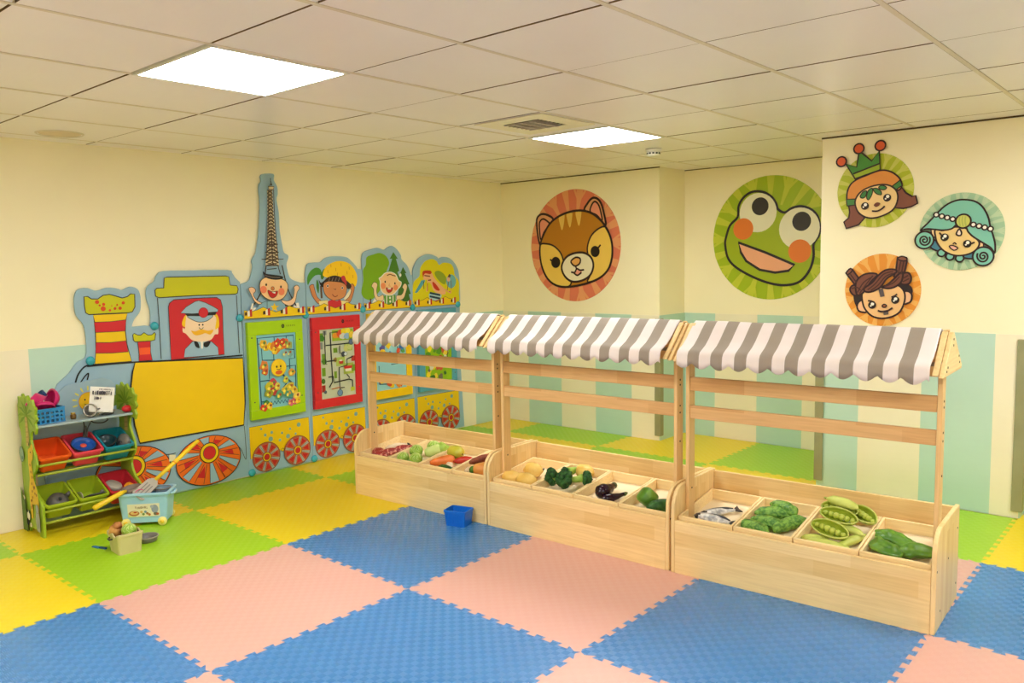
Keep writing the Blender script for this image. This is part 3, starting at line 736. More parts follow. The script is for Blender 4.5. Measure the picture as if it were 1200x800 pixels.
        A.poly([(330, 505), (365, 515), (398, 505), (390, 540), (362, 560), (338, 545)], (190, 30, 30), True, C_LINE, 0.003); A.poly([(345, 512), (382, 512), (378, 524), (348, 524)], C_WHT)
        A.circ((478, 375), 0.014, C_WHT, sx=0.8)
    if k == 3:
        A.src(415, 280, 8.892)
        A.poly([(610, 560), (620, 450), (680, 385), (690, 300), (740, 230), (810, 208), (860, 230), (885, 268), (930, 245), (1000, 255), (1035, 300), (1050, 380), (1090, 440), (1092, 560), (1080, 660), (900, 690), (640, 690)], (220, 206, 10), True)
        A.poly([(700, 430), (740, 425), (735, 450), (690, 520), (655, 560), (630, 560)], (88, 160, 180))
        A.poly([(840, 345), (880, 330), (930, 360), (960, 410), (945, 470), (900, 450), (850, 390)], (140, 160, 40), True)
        A.circ((1010, 440), 0.062, (110, 176, 190)); A.line([(985, 440), (970, 540), (1000, 545)], 0.008, (130, 90, 70), True); A.line([(1008, 430), (1012, 520)], 0.008, (130, 90, 70))
        A.poly([(990, 365), (1005, 380), (990, 410), (975, 395)], (90, 60, 60), True); A.circ((982, 420), 0.020, (226, 170, 140))
        A.poly([(735, 350), (800, 345), (830, 400), (870, 450), (940, 520), (950, 570), (900, 575), (830, 540), (800, 470), (770, 450), (760, 540), (750, 540), (760, 430), (725, 425), (722, 370)], (236, 176, 124), True)
        A.poly([(715, 335), (790, 328), (805, 350), (790, 365), (735, 360), (718, 400)], (196, 60, 24), True)
        A.line([(730, 380), (790, 388)], 0.010, (120, 60, 40)); A.line([(770, 430), (800, 425)], 0.010, (100, 50, 30)); A.line([(722, 440), (726, 520)], 0.006, C_LINE); A.line([(762, 460), (764, 540)], 0.008, (190, 70, 40))
        A.poly([(815, 445), (850, 470), (890, 530), (860, 535), (825, 500)], (204, 50, 30), True)
        A.poly([(790, 560), (900, 575), (895, 620), (840, 640), (785, 620)], (176, 206, 214), True)
        for y in (560, 596): A.line([(785, y), (895, y+24)], 0.018, (30, 60, 80))
        A.poly([(780, 625), (840, 640), (890, 628), (850, 668), (810, 655)], (200, 80, 40), True)
        A.line([(940, 520), (1000, 560), (1005, 530)], 0.012, (226, 160, 110), True)
    carriage_common(A, k)
    A.build('printed_figure', t, base)
    A = Art(T2, T3); lower_band(A, k); A.build('printed_wheels', t, base)
    kn = {0: [(295, 555.5), (357.5, 369)], 1: [(368, 538), (424.6, 362.5)], 2: [(483, 360)], 3: [(536, 356.5)]}[k]
    for p in kn: knob(t, p, base)
    cars.append(t)
# ================================================================= game boards screwed to the carriages
XM = XT+0.026
def M2(x, y): p = on_x(x, y, XM); return (p.y, p.z)
def M3(u, v, h): return Vector((XM+h, u, v))
FR = [((168, 208, 12), 'lime_frame', 'green-framed wall game board with sun and orange beasts on blue', (132, 196, 208)),
      ((214, 36, 48), 'red_frame', 'red-framed wall game board showing a grey town street map', (196, 200, 176)),
      ((244, 196, 6), 'yellow_frame', 'yellow-framed wall game board with blue print behind the first awning', (150, 206, 220)),
      ((84, 160, 184), 'blue_frame', 'blue-framed wall game board with lime print behind the first awning', (150, 190, 20))]
M_screw = mat('screw_grey', (96, 92, 84), rough=0.4, metal=0.6)
for k in range(4):
    fc, fn, lab, pc = FR[k]
    u0 = U0+PITCH_C*k+0.014; u1 = u0+0.462; z0, z1 = 0.418, 1.132
    if k > 1: z0 -= 0.008
    i0, i1, j0, j1 = u0+0.068, u1-0.062, z0+0.070, z1-0.098
    base = Vector((XT, (u0+u1)/2, z0))
    t = thing('game_board', lab, 'game board', base, group='framed game boards on the toy train')
    fm = mat('board_'+fn, fc, rough=0.35, c2=tuple(v*0.97 for v in fc))
    mb = MB(); xa, xb = XT+0.001, XT+0.036
    mb.box(xa, xb, u0, u1, z0, j0); mb.box(xa, xb, u0, u1, j1, z1); mb.box(xa, xb, u0, i0, j0, j1); mb.box(xa, xb, i1, u1, j0, j1)
    mb.build('frame', fm, t, base, bevel=0.004)
    MB().box(XT+0.002, XM, i0, i1, j0, j1).build('backing', paint(pc), t, base)
    A = Art(M2, M3, 0.0004)
    NAVY = (34, 84, 112)
    def ab(x, y): return (i0+(i1-i0)*x, j1-(j1-j0)*y)
    def pl(c, *p): A.raw([ab(*q) for q in p], c)
    def ln(c, w, *p): A.rawline([ab(*q) for q in p], w, c)
    def blot(x, y, r, c, n=9, sd=0):
        rr = random.Random(int(x*1000+y*777+sd)); A.raw([(ab(x, y)[0]+math.cos(2*PI*i/n)*r*rr.uniform(0.65, 1.2), ab(x, y)[1]+math.sin(2*PI*i/n)*r*rr.uniform(0.65, 1.2)) for i in range(n)], c)
    if k == 0:
        ln(NAVY, 0.010, (0.06, 0.97), (0.03, 0.04), (0.95, 0.04), (0.96, 0.36), (0.82, 0.36), (0.82, 0.5)); ln(NAVY, 0.008, (0.05, 0.12), (0.12, 0.12), (0.13, 0.34), (0.5, 0.36))
        ln(NAVY, 0.007, (0.45, 0.04), (0.45, 0.12)); ln(NAVY, 0.007, (0.76, 0.04), (0.76, 0.12)); ln(NAVY, 0.007, (0.72, 0.22), (0.95, 0.24)); ln(NAVY, 0.007, (0.42, 0.26), (0.42, 0.36))
        ln(NAVY, 0.010, (0.66, 0.46), (0.97, 0.46), (0.95, 0.9)); ln(NAVY, 0.014, (0.60, 0.55), (0.86, 0.70)); ln(NAVY, 0.008, (0.04, 0.62), (0.30, 0.62)); ln(NAVY, 0.006, (0.30, 0.48), (0.28, 0.60)); ln(NAVY, 0.007, (0.06, 0.90), (0.22, 0.90)); ln(NAVY, 0.007, (0.62, 0.75), (0.78, 0.65))
        ln(NAVY, 0.008, *[(0.30+0.045*i, 0.935+(0.022 if i % 2 else -0.022)) for i in range(12)])
        for x, y, r, c in [(0.18, 0.12, 0.036, (232, 180, 50)), (0.22, 0.18, 0.030, (206, 170, 40)), (0.36, 0.16, 0.034, (240, 190, 20)), (0.46, 0.19, 0.046, (226, 130, 40)), (0.60, 0.17, 0.046, (232, 150, 40)), (0.72, 0.14, 0.040, (224, 110, 50)), (0.52, 0.12, 0.030, (220, 60, 40)), (0.66, 0.11, 0.026, (200, 60, 40)), (0.80, 0.17, 0.034, (160, 170, 90)), (0.44, 0.23, 0.026, (240, 200, 40)), (0.82, 0.28, 0.032, (120, 170, 170)), (0.70, 0.28, 0.026, (150, 190, 180)),
                          (0.16, 0.42, 0.042, (220, 130, 60)), (0.18, 0.50, 0.030, (206, 100, 50)), (0.86, 0.55, 0.034, (226, 160, 60)), (0.36, 0.66, 0.034, (200, 60, 80)), (0.28, 0.72, 0.042, (200, 190, 40)), (0.38, 0.76, 0.036, (190, 60, 60)), (0.24, 0.80, 0.034, (150, 160, 50)), (0.46, 0.72, 0.030, (220, 200, 80)), (0.68, 0.64, 0.026, (206, 206, 70)), (0.80, 0.74, 0.040, (210, 180, 50)), (0.66, 0.78, 0.034, (214, 190, 60)), (0.50, 0.84, 0.036, (90, 160, 120)), (0.74, 0.84, 0.036, (80, 150, 120)), (0.88, 0.80, 0.034, (226, 190, 60)),
                          (0.16, 0.92, 0.030, (40, 130, 60)), (0.10, 0.98, 0.030, (220, 60, 40)), (0.24, 0.97, 0.030, (240, 200, 40)), (0.78, 0.96, 0.028, (226, 110, 120)), (0.88, 0.95, 0.028, (216, 100, 110)), (0.95, 0.88, 0.032, (240, 200, 90)), (0.97, 0.95, 0.026, (250, 200, 40))]:
            blot(x, y, r, c); blot(x+0.02, y-0.012, r*0.35, rng.choice([(170, 90, 40), (206, 150, 60), (150, 60, 50), (110, 130, 60)]), 7, 3); blot(x-0.03, y+0.01, r*0.35, (250, 226, 90), 6, 5)
        A.ring(ab(0.50, 0.46), 0.064, 0.064, (248, 208, 30), (210, 150, 20), 0.004)
        A.ring(ab(0.50, 0.525), 0.016, 0.03, (226, 100, 40), None, 0, 14)
        for dx in (-0.05, 0.05): A.ring(ab(0.50+dx, 0.445), 0.009, 0.007, C_BLK, None, 0, 10)
        ln(C_LINE, 0.005, (0.44, 0.475), (0.50, 0.488), (0.56, 0.475))
    elif k == 1:
        G = (112, 150, 40); GR = (128, 134, 128)
        for x, y, w, h, c in [(0, 0.05, .12, .12, G), (0.05, .35, .10, .10, G), (0.04, .55, .10, .12, G), (0.02, .8, .1, .1, (170, 50, 40)), (0.36, 0.02, .62, .16, (150, 180, 40)), (.38, .28, .12, .07, G), (.45, .42, .26, .13, (170, 190, 90)), (.66, .52, .30, .16, (170, 186, 80)), (.9, .42, .1, .08, (180, 50, 40)), (.9, .55, .1, .1, G), (.38, .62, .08, .10, G), (.85, .88, .12, .06, (190, 200, 60)), (.7, .24, .24, .1, (176, 196, 100)), (0, .18, .08, .1, GR), (.1, .02, .1, .06, GR)]:
            pl(c, (x, y), (x+w, y), (x+w, y+h), (x, y+h))
        for x, y, r, c in [(0.46, .10, .030, (226, 150, 40)), (.58, .08, .034, (220, 80, 40)), (.70, .05, .028, (230, 200, 40)), (.82, .05, .028, (240, 220, 60)), (.66, .12, .030, (210, 210, 200)), (.78, .12, .030, (150, 180, 210)), (.92, .11, .028, (236, 200, 60)), (.74, .30, .026, (206, 206, 120)), (.86, .28, .026, (200, 206, 130)), (.06, .12, .024, (60, 120, 40)), (.1, .46, .026, (80, 130, 40)), (.06, .74, .026, (70, 110, 40)), (.42, .45, .022, (150, 120, 60))]: blot(x, y, r, c)
        pl((186, 50, 40), (.52, .48), (.66, .48), (.64, .52), (.54, .52)); pl((206, 40, 40), (.66, .56), (.92, .56), (.90, .60), (.68, .60)); pl((234, 226, 206), (.54, .46), (.62, .46), (.62, .48), (.54, .48)); pl((236, 228, 210), (.70, .60), (.88, .60), (.88, .64), (.70, .64))
        BK = (44, 46, 50)
        ln(BK, 0.008, (.14, .02), (.14, .5), (.18, .5)); ln(BK, 0.010, (.52, .05), (.30, .05), (.32, .76), (.22, .84)); ln(BK, 0.009, (.16, .23), (.88, .23)); ln(BK, 0.008, (.56, .25), (.56, .36), (.66, .36)); ln(BK, 0.009, (.18, .46), (.44, .46)); ln(BK, 0.009, (.94, .43), (.76, .46), (.76, .55), (.52, .57), (.52, .92)); ln(BK, 0.010, (.20, .69), (.34, .69), (.36, .78), (.80, .76), (.90, .78), (.90, .88)); ln(BK, .008, (.74, .68), (.82, .74)); ln((190, 110, 60), .008, (.28, .87), (.52, .86)); ln(BK, .007, (.54, .87), (.66, .87))
        A.ring(ab(.9, .21), .024, .024, (90, 110, 140), BK, .003, 14); A.ring(ab(.52, .94), .026, .026, (110, 140, 180), BK, .003, 14); A.ring(ab(.66, .38), .020, .020, (60, 70, 90), BK, .003, 14); A.ring(ab(.72, .38), .016, .016, (200, 210, 220), BK, .003, 14)
        A.ring(ab(.1, .9), .014, .014, (80, 90, 100), None, 0, 10)
    elif k == 2:
        for p in [((.1, .05), (.9, .06), (.9, .3)), ((.5, .1), (.5, .3), (.2, .32)), ((.72, .3), (.74, .62), (.5, .62)), ((.1, .62), (.1, .9), (.5, .92))]: ln(NAVY, .009, *p)
        for i in range(46):
            x, y = rng.uniform(.06, .94), rng.choice([rng.uniform(.25, .6), rng.uniform(.8, .96), rng.uniform(.05, .2)]); blot(x, y, rng.uniform(.016, .036), rng.choice([(220, 80, 50), (240, 200, 40), (200, 60, 120), (70, 120, 190), (90, 160, 70), (230, 130, 40), (240, 230, 200), (90, 80, 150)]))
        A.ring(ab(.42, .13), .05, .05, None, (60, 110, 150), .012, 24)
    else:
        for i in range(52):
            x, y = rng.uniform(.06, .94), rng.uniform(.05, .95); blot(x, y, rng.uniform(.016, .036), rng.choice([(220, 60, 40), (90, 150, 40), (240, 210, 60), (60, 110, 40), (230, 226, 200), (206, 90, 60), (120, 110, 90), (250, 220, 40)]))
        for p in [((.2, .1), (.5, .12), (.5, .4)), ((.6, .3), (.85, .35), (.8, .7))]: ln((70, 60, 30), .007, *p)
    A.build('printed_maze', t, base)
    # small round emblem and line of characters on the top rail
    B = Art(M2, lambda u, v, h: Vector((XT+0.0362+h, u, v)), 0.0003)
    v = z1-0.044; uu = u0+0.29
    B.ring((uu, v), 0.015, 0.013, C_BLK, None, 0, 20)
    B.rawline([(uu-0.005, v-0.006), (uu, v+0.007), (uu+0.005, v-0.006)], 0.003, fc)
    cc = tuple(x*0.55 for x in fc)
    for i in range(5):
        x = uu+0.032+i*0.016; B.rawline([(x, v-0.005), (x, v+0.005)], 0.0025, cc); B.rawline([(x-0.003, v+0.003), (x+0.007, v+0.003)], 0.0025, cc); B.rawline([(x-0.001, v-0.004), (x+0.006, v-0.004)], 0.0025, cc)
    B.build('emblem', t, base)
    for (a, b) in [(u0+0.03, z0+0.60), (u1-0.03, z0+0.56), (u0+0.03, z0+0.13), (u1-0.03, z0+0.13)]:
        MB().lathe([(0.0055, 0), (0.0045, 0.002), (0, 0.0026)], 10, M=Matrix.Translation((XT+0.036, a, b)) @ Matrix.Rotation(PI/2, 4, 'Y')).build('screw', M_screw, t, base)

# ================================================================= round wall stickers
def plane_y(Y):
    return (lambda x, y: ((lambda p: (p.x, p.z))(on_y(x, y, Y)))), (lambda u, v, h: Vector((u, Y-h, v)))
def sticker(name, label, Y, cen, R, c_base, c_ray, draw, nray=16, seed=1, base_z=None):
    t2, t3 = plane_y(Y)
    base = Vector((cen[0], Y, cen[1]))
    t = thing(name, label, 'wall sticker', base)
    MB().prism([(cen[0]+R*math.cos(2*PI*i/64), cen[1]+R*math.sin(2*PI*i/64)) for i in range(64)], Y-0.003, Y-0.0002, 'y').build('disc', paint(c_base, 0.5), t, base)
    A = Art(t2, t3, 0.0034); rr = random.Random(seed)
    for k in range(nray):
        a = 2*PI*(k+rr.uniform(-.12, .12))/nray; d = PI/nray*0.42
        def pt(an, f): return (cen[0]+R*f*math.cos(an), cen[1]+R*f*math.sin(an))
        A.raw([pt(a-d*0.5, 0.55), pt(a-d, 0.997), pt(a, 1.0), pt(a+d, 0.997), pt(a+d*0.5, 0.55)], c_ray)
        if k % 2 == 0:
            a2 = a+d*1.5; A.raw([pt(a, 0.74), pt(a, 0.82), pt(a2-d*.1, 0.998), pt(a2+d*.5, 0.995)], c_ray)
            a2 = a-d*1.5; A.raw([pt(a2-d*.5, 0.995), pt(a2+d*.1, 0.998), pt(a, 0.82), pt(a, 0.74)], c_ray)
    draw(A)
    A.build('printed_face', t, base)
    return t
DK = (44, 20, 22)
def chipmunk(A):
    A.src(600, 200, 4.705); w = 0.020
    A.poly([(160, 410), (148, 370), (140, 300), (142, 262), (165, 240), (200, 245), (230, 272), (190, 330), (170, 380)], (226, 160, 110), True, DK, w)
    A.poly([(163, 380), (156, 330), (156, 285), (175, 266), (200, 280), (208, 296), (180, 340)], (236, 150, 120), True, DK, w*0.8)
    A.poly([(405, 222), (420, 180), (445, 152), (470, 152), (492, 175), (508, 225), (520, 300), (480, 260)], (226, 160, 110), True, DK, w)
    A.poly([(435, 225), (445, 185), (462, 170), (482, 190), (495, 235), (500, 275), (470, 245)], (236, 150, 120), True, DK, w*0.8)
    face = [(160, 410), (180, 350), (215, 290), (265, 250), (330, 225), (395, 220), (450, 238), (495, 275), (520, 310), (545, 360), (557, 420), (553, 490), (530, 550), (480, 595), (400, 625), (310, 640), (250, 632), (205, 600), (175, 545), (160, 480)]
    A.poly(face, (188, 122, 22), True)
    for x, y in ((262, 250), (305, 235), (355, 226)): A.poly([(x, y), (x+30, y-10), (x+28, y+40), (x+18, y+78), (x+6, y+45)], (232, 190, 90), True)
    A.poly([(160, 410), (195, 403), (235, 415), (270, 450), (287, 495), (290, 560), (330, 610), (310, 640), (250, 632), (205, 600), (175, 545), (160, 480)], (240, 200, 90), True, DK, w*0.8)
    A.poly([(520, 310), (480, 320), (440, 360), (420, 420), (425, 480), (440, 560), (420, 612), (480, 595), (530, 550), (553, 490), (557, 420), (545, 360)], (240, 200, 90), True, DK, w*0.8)
    A.poly(face, None, True, DK, w)
    A.poly([(278, 530), (300, 480), (345, 455), (400, 452), (440, 478), (453, 525), (435, 575), (390, 605), (335, 610), (295, 580)], (240, 230, 200), True, DK, w)
    A.poly([(330, 498), (355, 478), (380, 484), (378, 510), (355, 525), (338, 516)], (236, 170, 90), True, DK, w*0.8)
    A.line([(355, 525), (360, 540)], w*0.8, DK); A.poly([(345, 560), (370, 545), (390, 555), (380, 572), (365, 575)], (240, 160, 140), True)
    A.line([(330, 558), (350, 560), (362, 540), (380, 548), (402, 545)], w*0.8, DK, True); A.line([(345, 562), (365, 576), (388, 560)], w*0.8, DK, True)
    for (x, y) in ((246, 505), (463, 445)): A.poly([(x+25*math.cos(a), y+31*math.sin(a)) for a in [i*PI/10 for i in range(20)]], (26, 14, 14))
    A.line([(228, 500), (215, 488)], w*0.8, DK); A.line([(480, 425), (493, 408)], w*0.8, DK)
sticker('chipmunk_sticker', 'large round sticker of a chipmunk face with salmon rays', YB, (-0.612, 1.672), 0.502, (226, 122, 92), (236, 160, 108), chipmunk, 18, 2)
def frog(A):
    A.src(810, 190, 4.447); w = 0.020; BK = (34, 26, 26)
    f = [(180, 430), (185, 390), (205, 330), (245, 285), (250, 230), (275, 185), (320, 155), (375, 155), (420, 180), (445, 215), (455, 245), (490, 262), (530, 238), (580, 230), (630, 248), (662, 285), (672, 330), (668, 380), (640, 425), (640, 490), (620, 560), (570, 620), (500, 640), (420, 632), (330, 600), (240, 550), (195, 500)]
    A.poly(f, (158, 176, 8), True, BK, w)
    for (x, y, r) in ((350, 263, 0.158), (565, 345, 0.163)): A.circ((x, y), r, (234, 228, 200))
    for (x, y, r) in ((362, 230, 0.072), (578, 308, 0.075)): A.circ((x, y), r, (50, 42, 36))
    for (x, y, r) in ((274, 348, 0.088), (568, 463, 0.092)): A.circ((x, y), r, (228, 122, 36))
    A.poly([(248, 418), (390, 470), (542, 535), (510, 565), (440, 575), (360, 560), (290, 515), (262, 470)], (236, 168, 130), False, BK, w)
sticker('frog_sticker', 'large round sticker of a grinning green frog face in the recess', YR, (1.042, 1.690), 0.497, (162, 186, 12), (196, 204, 52), frog, 20, 4)
C_R = (0.225)
def spiral(A, c, r, turns, w, col, ph=0.0, sg=1):
    n = 46; pts = []
    for i in range(n):
        f = i/(n-1); a = ph+sg*turns*2*PI*f; pts.append((c[0]+r*(1-f*0.92)*math.cos(a), c[1]+r*(1-f*0.92)*math.sin(a)))
    A.line(pts, w, col)
def eye(A, c, r):
    A.circ(c, r, (30, 18, 16)); A.circ((c[0]+4, c[1]-10), r*0.42, (246, 240, 226)); A.circ((c[0]-12, c[1]+8), r*0.22, (246, 240, 226))
def crowned(A):
    A.src(975, 160, 6.667); w = 0.010
    A.poly([(135, 540), (190, 520), (215, 600), (260, 635), (210, 690), (115, 718), (97, 668), (135, 635), (142, 590)], (128, 74, 56), False, DK, w)
    A.poly([(510, 430), (548, 395), (580, 440), (630, 468), (658, 462), (672, 522), (620, 548), (560, 562), (495, 555), (515, 500)], (128, 74, 56), False, DK, w)
    A.poly([(120, 495), (125, 430), (150, 375), (200, 335), (280, 300), (380, 265), (450, 270), (505, 300), (540, 340), (550, 390), (520, 420), (470, 400), (350, 400), (240, 440), (190, 490), (185, 520), (130, 540)], (222, 142, 62), True, DK, w)
    A.poly([(118, 492), (184, 488), (186, 535), (122, 542)], (70, 130, 60), False, DK, w*0.8); A.poly([(478, 385), (535, 342), (552, 382), (495, 422)], (70, 130, 60), False, DK, w*0.8)
    A.poly([(185, 520), (205, 460), (255, 415), (330, 385), (410, 375), (470, 390), (510, 430), (518, 490), (490, 560), (430, 605), (340, 635), (270, 630), (210, 590)], (238, 202, 140), True, DK, w)
    for pts in ([(225, 470), (245, 435), (275, 425), (268, 465), (245, 482)], [(275, 470), (290, 420), (320, 405), (318, 450), (290, 495)], [(325, 410), (355, 405), (385, 425), (390, 455), (350, 445)], [(370, 395), (400, 382), (432, 398), (415, 415), (385, 412)]):
        A.poly(pts, (62, 130, 66), True, DK, w*0.6)
    A.poly([(112, 212), (198, 240), (215, 132), (240, 130), (315, 192), (375, 110), (380, 262), (185, 332)], (72, 138, 52), False, DK, w)
    A.poly([(172, 292), (376, 212), (380, 262), (188, 330)], (158, 180, 40), False, DK, w)
    for p in ((80, 197), (216, 96), (384, 72)): A.circ(p, 0.0305, (226, 96, 50), DK, w)
    for p in ((263, 543), (437, 478)): eye(A, p, 0.0235)
    A.poly([(332, 535), (355, 515), (382, 520), (375, 538), (350, 550)], (110, 54, 40), True)
    A.line([(318, 582), (360, 582), (395, 565), (418, 543)], w, DK, True)
sticker('crowned_child_sticker', 'round lime sticker of a child in a green crown with red balls', YP, (2.151, 1.933), 0.228, (178, 188, 40), (204, 204, 90), crowned, 20, 6)
def veiled(A):
    A.src(1065, 215, 7.27); w = 0.010; TE = (128, 196, 176)
    A.poly([(235, 480), (190, 540), (250, 575), (300, 590), (420, 620), (540, 640), (600, 600), (600, 500)], (70, 130, 150), True, DK, w)
    for p in ((283, 590), (355, 620), (438, 635)): A.circ(p, 0.0215, TE, DK, w)
    A.poly([(195, 395), (230, 390), (240, 450), (210, 450)], (238, 202, 150), True, DK, w*0.7); A.poly([(600, 500), (640, 510), (630, 560), (590, 550)], (238, 202, 150), True, DK, w*0.7)
    A.poly([(232, 395), (300, 400), (400, 370), (500, 385), (560, 450), (605, 500), (590, 550), (540, 590), (460, 612), (380, 608), (300, 570), (250, 510), (232, 450)], (240, 206, 136), True, DK, w)
    A.poly([(105, 400), (180, 325), (260, 240), (330, 180), (410, 145), (480, 138), (560, 150), (620, 185), (660, 240), (685, 300), (700, 370), (725, 450), (740, 520), (735, 590), (700, 545), (620, 495), (550, 450), (510, 410), (495, 380), (440, 340), (410, 350), (370, 385), (300, 397), (220, 390), (150, 388)], TE, True, DK, w)
    for (c, r, ph, sg) in (((138, 482), 82, -0.6, 1), ((638, 620), 86, -2.6, -1)):
        A.circ(c, r/7.27*0.00455, TE, DK, w); spiral(A, c, r*0.62, 2.0, w, DK, ph, sg)
    for p in ((240, 266), (287, 279), (333, 291), (380, 303), (556, 350), (604, 362), (652, 374), (702, 386)): A.circ(p, 0.0135, (246, 236, 226), DK, w*0.8)
    A.circ((470, 321), 0.040, (206, 206, 100), DK, w)
    for x in (440, 465, 490): A.line([(x, 280), (x-4, 320), (x+4, 365)], 0.008, (176, 186, 90), True)
    A.poly([(436, 388), (455, 415), (450, 440), (425, 442), (412, 425)], (246, 226, 206), True, DK, w*0.9)
    eye(A, (312, 458), 0.0225); eye(A, (505, 513), 0.0225)
    A.line([(285, 440), (268, 418)], w, DK); A.line([(540, 512), (568, 500)], w, DK)
    A.line([(383, 515), (398, 505), (412, 518)], w*0.7, DK, True)
    A.poly([(352, 535), (385, 528), (425, 550), (390, 568)], (240, 180, 160), True, DK, w*0.7)
sticker('veiled_lady_sticker', 'round pale green sticker of a lady with pearl-banded teal veil', YP, (2.642, 1.660), 0.226, (166, 202, 164), (192, 214, 176), veiled, 26, 8)
def roped(A):
    A.src(980, 290, 8); w = 0.011; BR = (122, 70, 52)
    A.poly([(175, 470), (190, 420), (270, 400), (280, 440), (245, 500), (200, 545)], (40, 30, 30), True, DK, w); A.poly([(580, 350), (650, 340), (700, 370), (710, 420), (660, 430), (610, 400)], (40, 30, 30), True, DK, w)
    A.poly([(250, 500), (215, 510), (200, 550), (215, 590), (255, 605), (290, 595)], (238, 184, 140), True, DK, w); A.poly([(640, 420), (680, 410), (712, 440), (705, 500), (670, 522), (640, 520)], (238, 184, 140), True, DK, w)
    A.poly([(250, 430), (300, 390), (420, 370), (560, 350), (620, 380), (648, 440), (640, 520), (600, 600), (530, 645), (430, 662), (340, 640), (275, 575), (250, 500)], (240, 190, 130), True, DK, w)
    A.poly([(95, 240), (140, 195), (160, 210), (225, 300), (185, 355), (120, 270)], BR, False, DK, w); A.poly([(100, 235), (130, 200), (158, 205), (140, 235), (112, 252)], (140, 84, 62), True, DK, w*0.8)
    A.poly([(580, 90), (665, 95), (668, 130), (640, 260), (590, 310), (545, 270), (565, 220)], BR, False, DK, w); A.poly([(582, 100), (620, 82), (665, 98), (660, 122), (610, 122)], (140, 84, 62), True, DK, w*0.8)
    for pts in ([(135, 400), (150, 360), (200, 350), (250, 380), (230, 440), (170, 445)], [(190, 330), (250, 260), (330, 240), (390, 255), (330, 320), (260, 420), (200, 440)], [(620, 250), (680, 235), (708, 280), (690, 335), (630, 345), (590, 310)],
                [(270, 380), (340, 330), (400, 260), (470, 210), (550, 205), (570, 230), (480, 290), (420, 370), (340, 412), (280, 412)], [(430, 370), (480, 350), (540, 300), (590, 250), (630, 230), (620, 310), (570, 360), (500, 382)]):
        A.poly(pts, BR, True, DK, w)
    for pts in ([(205, 420), (260, 330), (330, 280)], [(225, 430), (290, 340), (350, 262)], [(300, 395), (370, 340), (450, 250), (540, 222)], [(330, 402), (400, 350), (470, 270), (540, 240)], [(460, 365), (540, 330), (600, 270)], [(150, 385), (200, 372), (235, 400)], [(140, 250), (200, 330)], [(610, 130), (590, 240)], [(640, 130), (615, 250)], [(630, 290), (680, 260)], [(630, 320), (690, 290)]):
        A.line(pts, w*0.7, (72, 38, 30), True)
    A.poly([(402, 390), (445, 382), (460, 455), (420, 463)], (88, 76, 76)); A.poly([(448, 600), (495, 595), (497, 625), (452, 632)], (88, 76, 76))
    eye(A, (343, 537), 0.024); eye(A, (560, 490), 0.024)
    A.line([(305, 497), (335, 500), (365, 512)], w, DK); A.line([(525, 465), (560, 450), (578, 435)], w, DK)
    A.poly([(438, 545), (455, 530), (478, 540), (470, 556), (450, 558)], (160, 90, 50), True, DK, w*0.7)
    A.line([(397, 588), (430, 598), (490, 590), (535, 563)], w, DK, True)
sticker('rope_hat_sticker', 'round orange sticker of a face wearing twisted brown rope', YP, (2.210, 1.314), 0.226, (232, 148, 48), (240, 178, 88), roped, 18, 9)
# ================================================================= three market stalls
W_A, W_B = (244, 214, 156), (230, 192, 126)
M_wx = wood('pine_along_x', W_A, W_B, 'x')
M_wy = wood('pine_along_y', W_A, W_B, 'y')
M_wz = wood('pine_upright', W_A, W_B, 'z', plank=(0.6, 0.05))
M_rail = wood('rail_brown', (222, 178, 122), (208, 158, 100), 'x', plank=(0.5, 0.2))
M_post = wood('post_pine', (232, 194, 136), (226, 184, 122), 'z', plank=(2.0, 0.2))
M_slat = wood('slat_brown', (214, 164, 100), (202, 150, 86), 'x')
M_tray = wood('tray_pine', (250, 224, 170), (244, 214, 156), 'x', plank=(0.6, 0.2))
M_traybase = mat('tray_base_pale', (240, 222, 186), rough=0.5, c2=(234, 214, 176), scale=6)
M_cw = mat('awning_white', (232, 220, 216), rough=0.75, spec=0.2, c2=(228, 215, 210), bump=0.03, bscale=200)
M_cg = mat('awning_grey', (156, 143, 130), rough=0.75, spec=0.2, c2=(151, 138, 125), bump=0.03, bscale=200)
M_hole = mat('bolt_dark', (58, 46, 36), rough=0.5, metal=0.5)
STALLS = [((-0.503, 0.862), 0.0535, 1.150, 'pine market stall farthest from the viewer, holding cabbages and red roots'),
          ((0.652, 0.923), 0.0300, 1.186, 'middle pine market stall with potatoes, broccoli and aubergines'),
          ((1.851, 0.954), 0.0525, 1.168, 'pine market stall nearest the viewer, with fish and pea pods')]
def bolt(parent, x, y, z, d):
    R = {'x': Matrix.Rotation(PI/2, 4, 'Y'), '-x': Matrix.Rotation(-PI/2, 4, 'Y'), '-y': Matrix.Rotation(PI/2, 4, 'X')}[d]
    MB().lathe([(0.0055, -0.001), (0.0045, 0.0015), (0, 0.002)], 10, M=Matrix.Translation((x, y, z)) @ R).build('bolt', M_hole, parent)
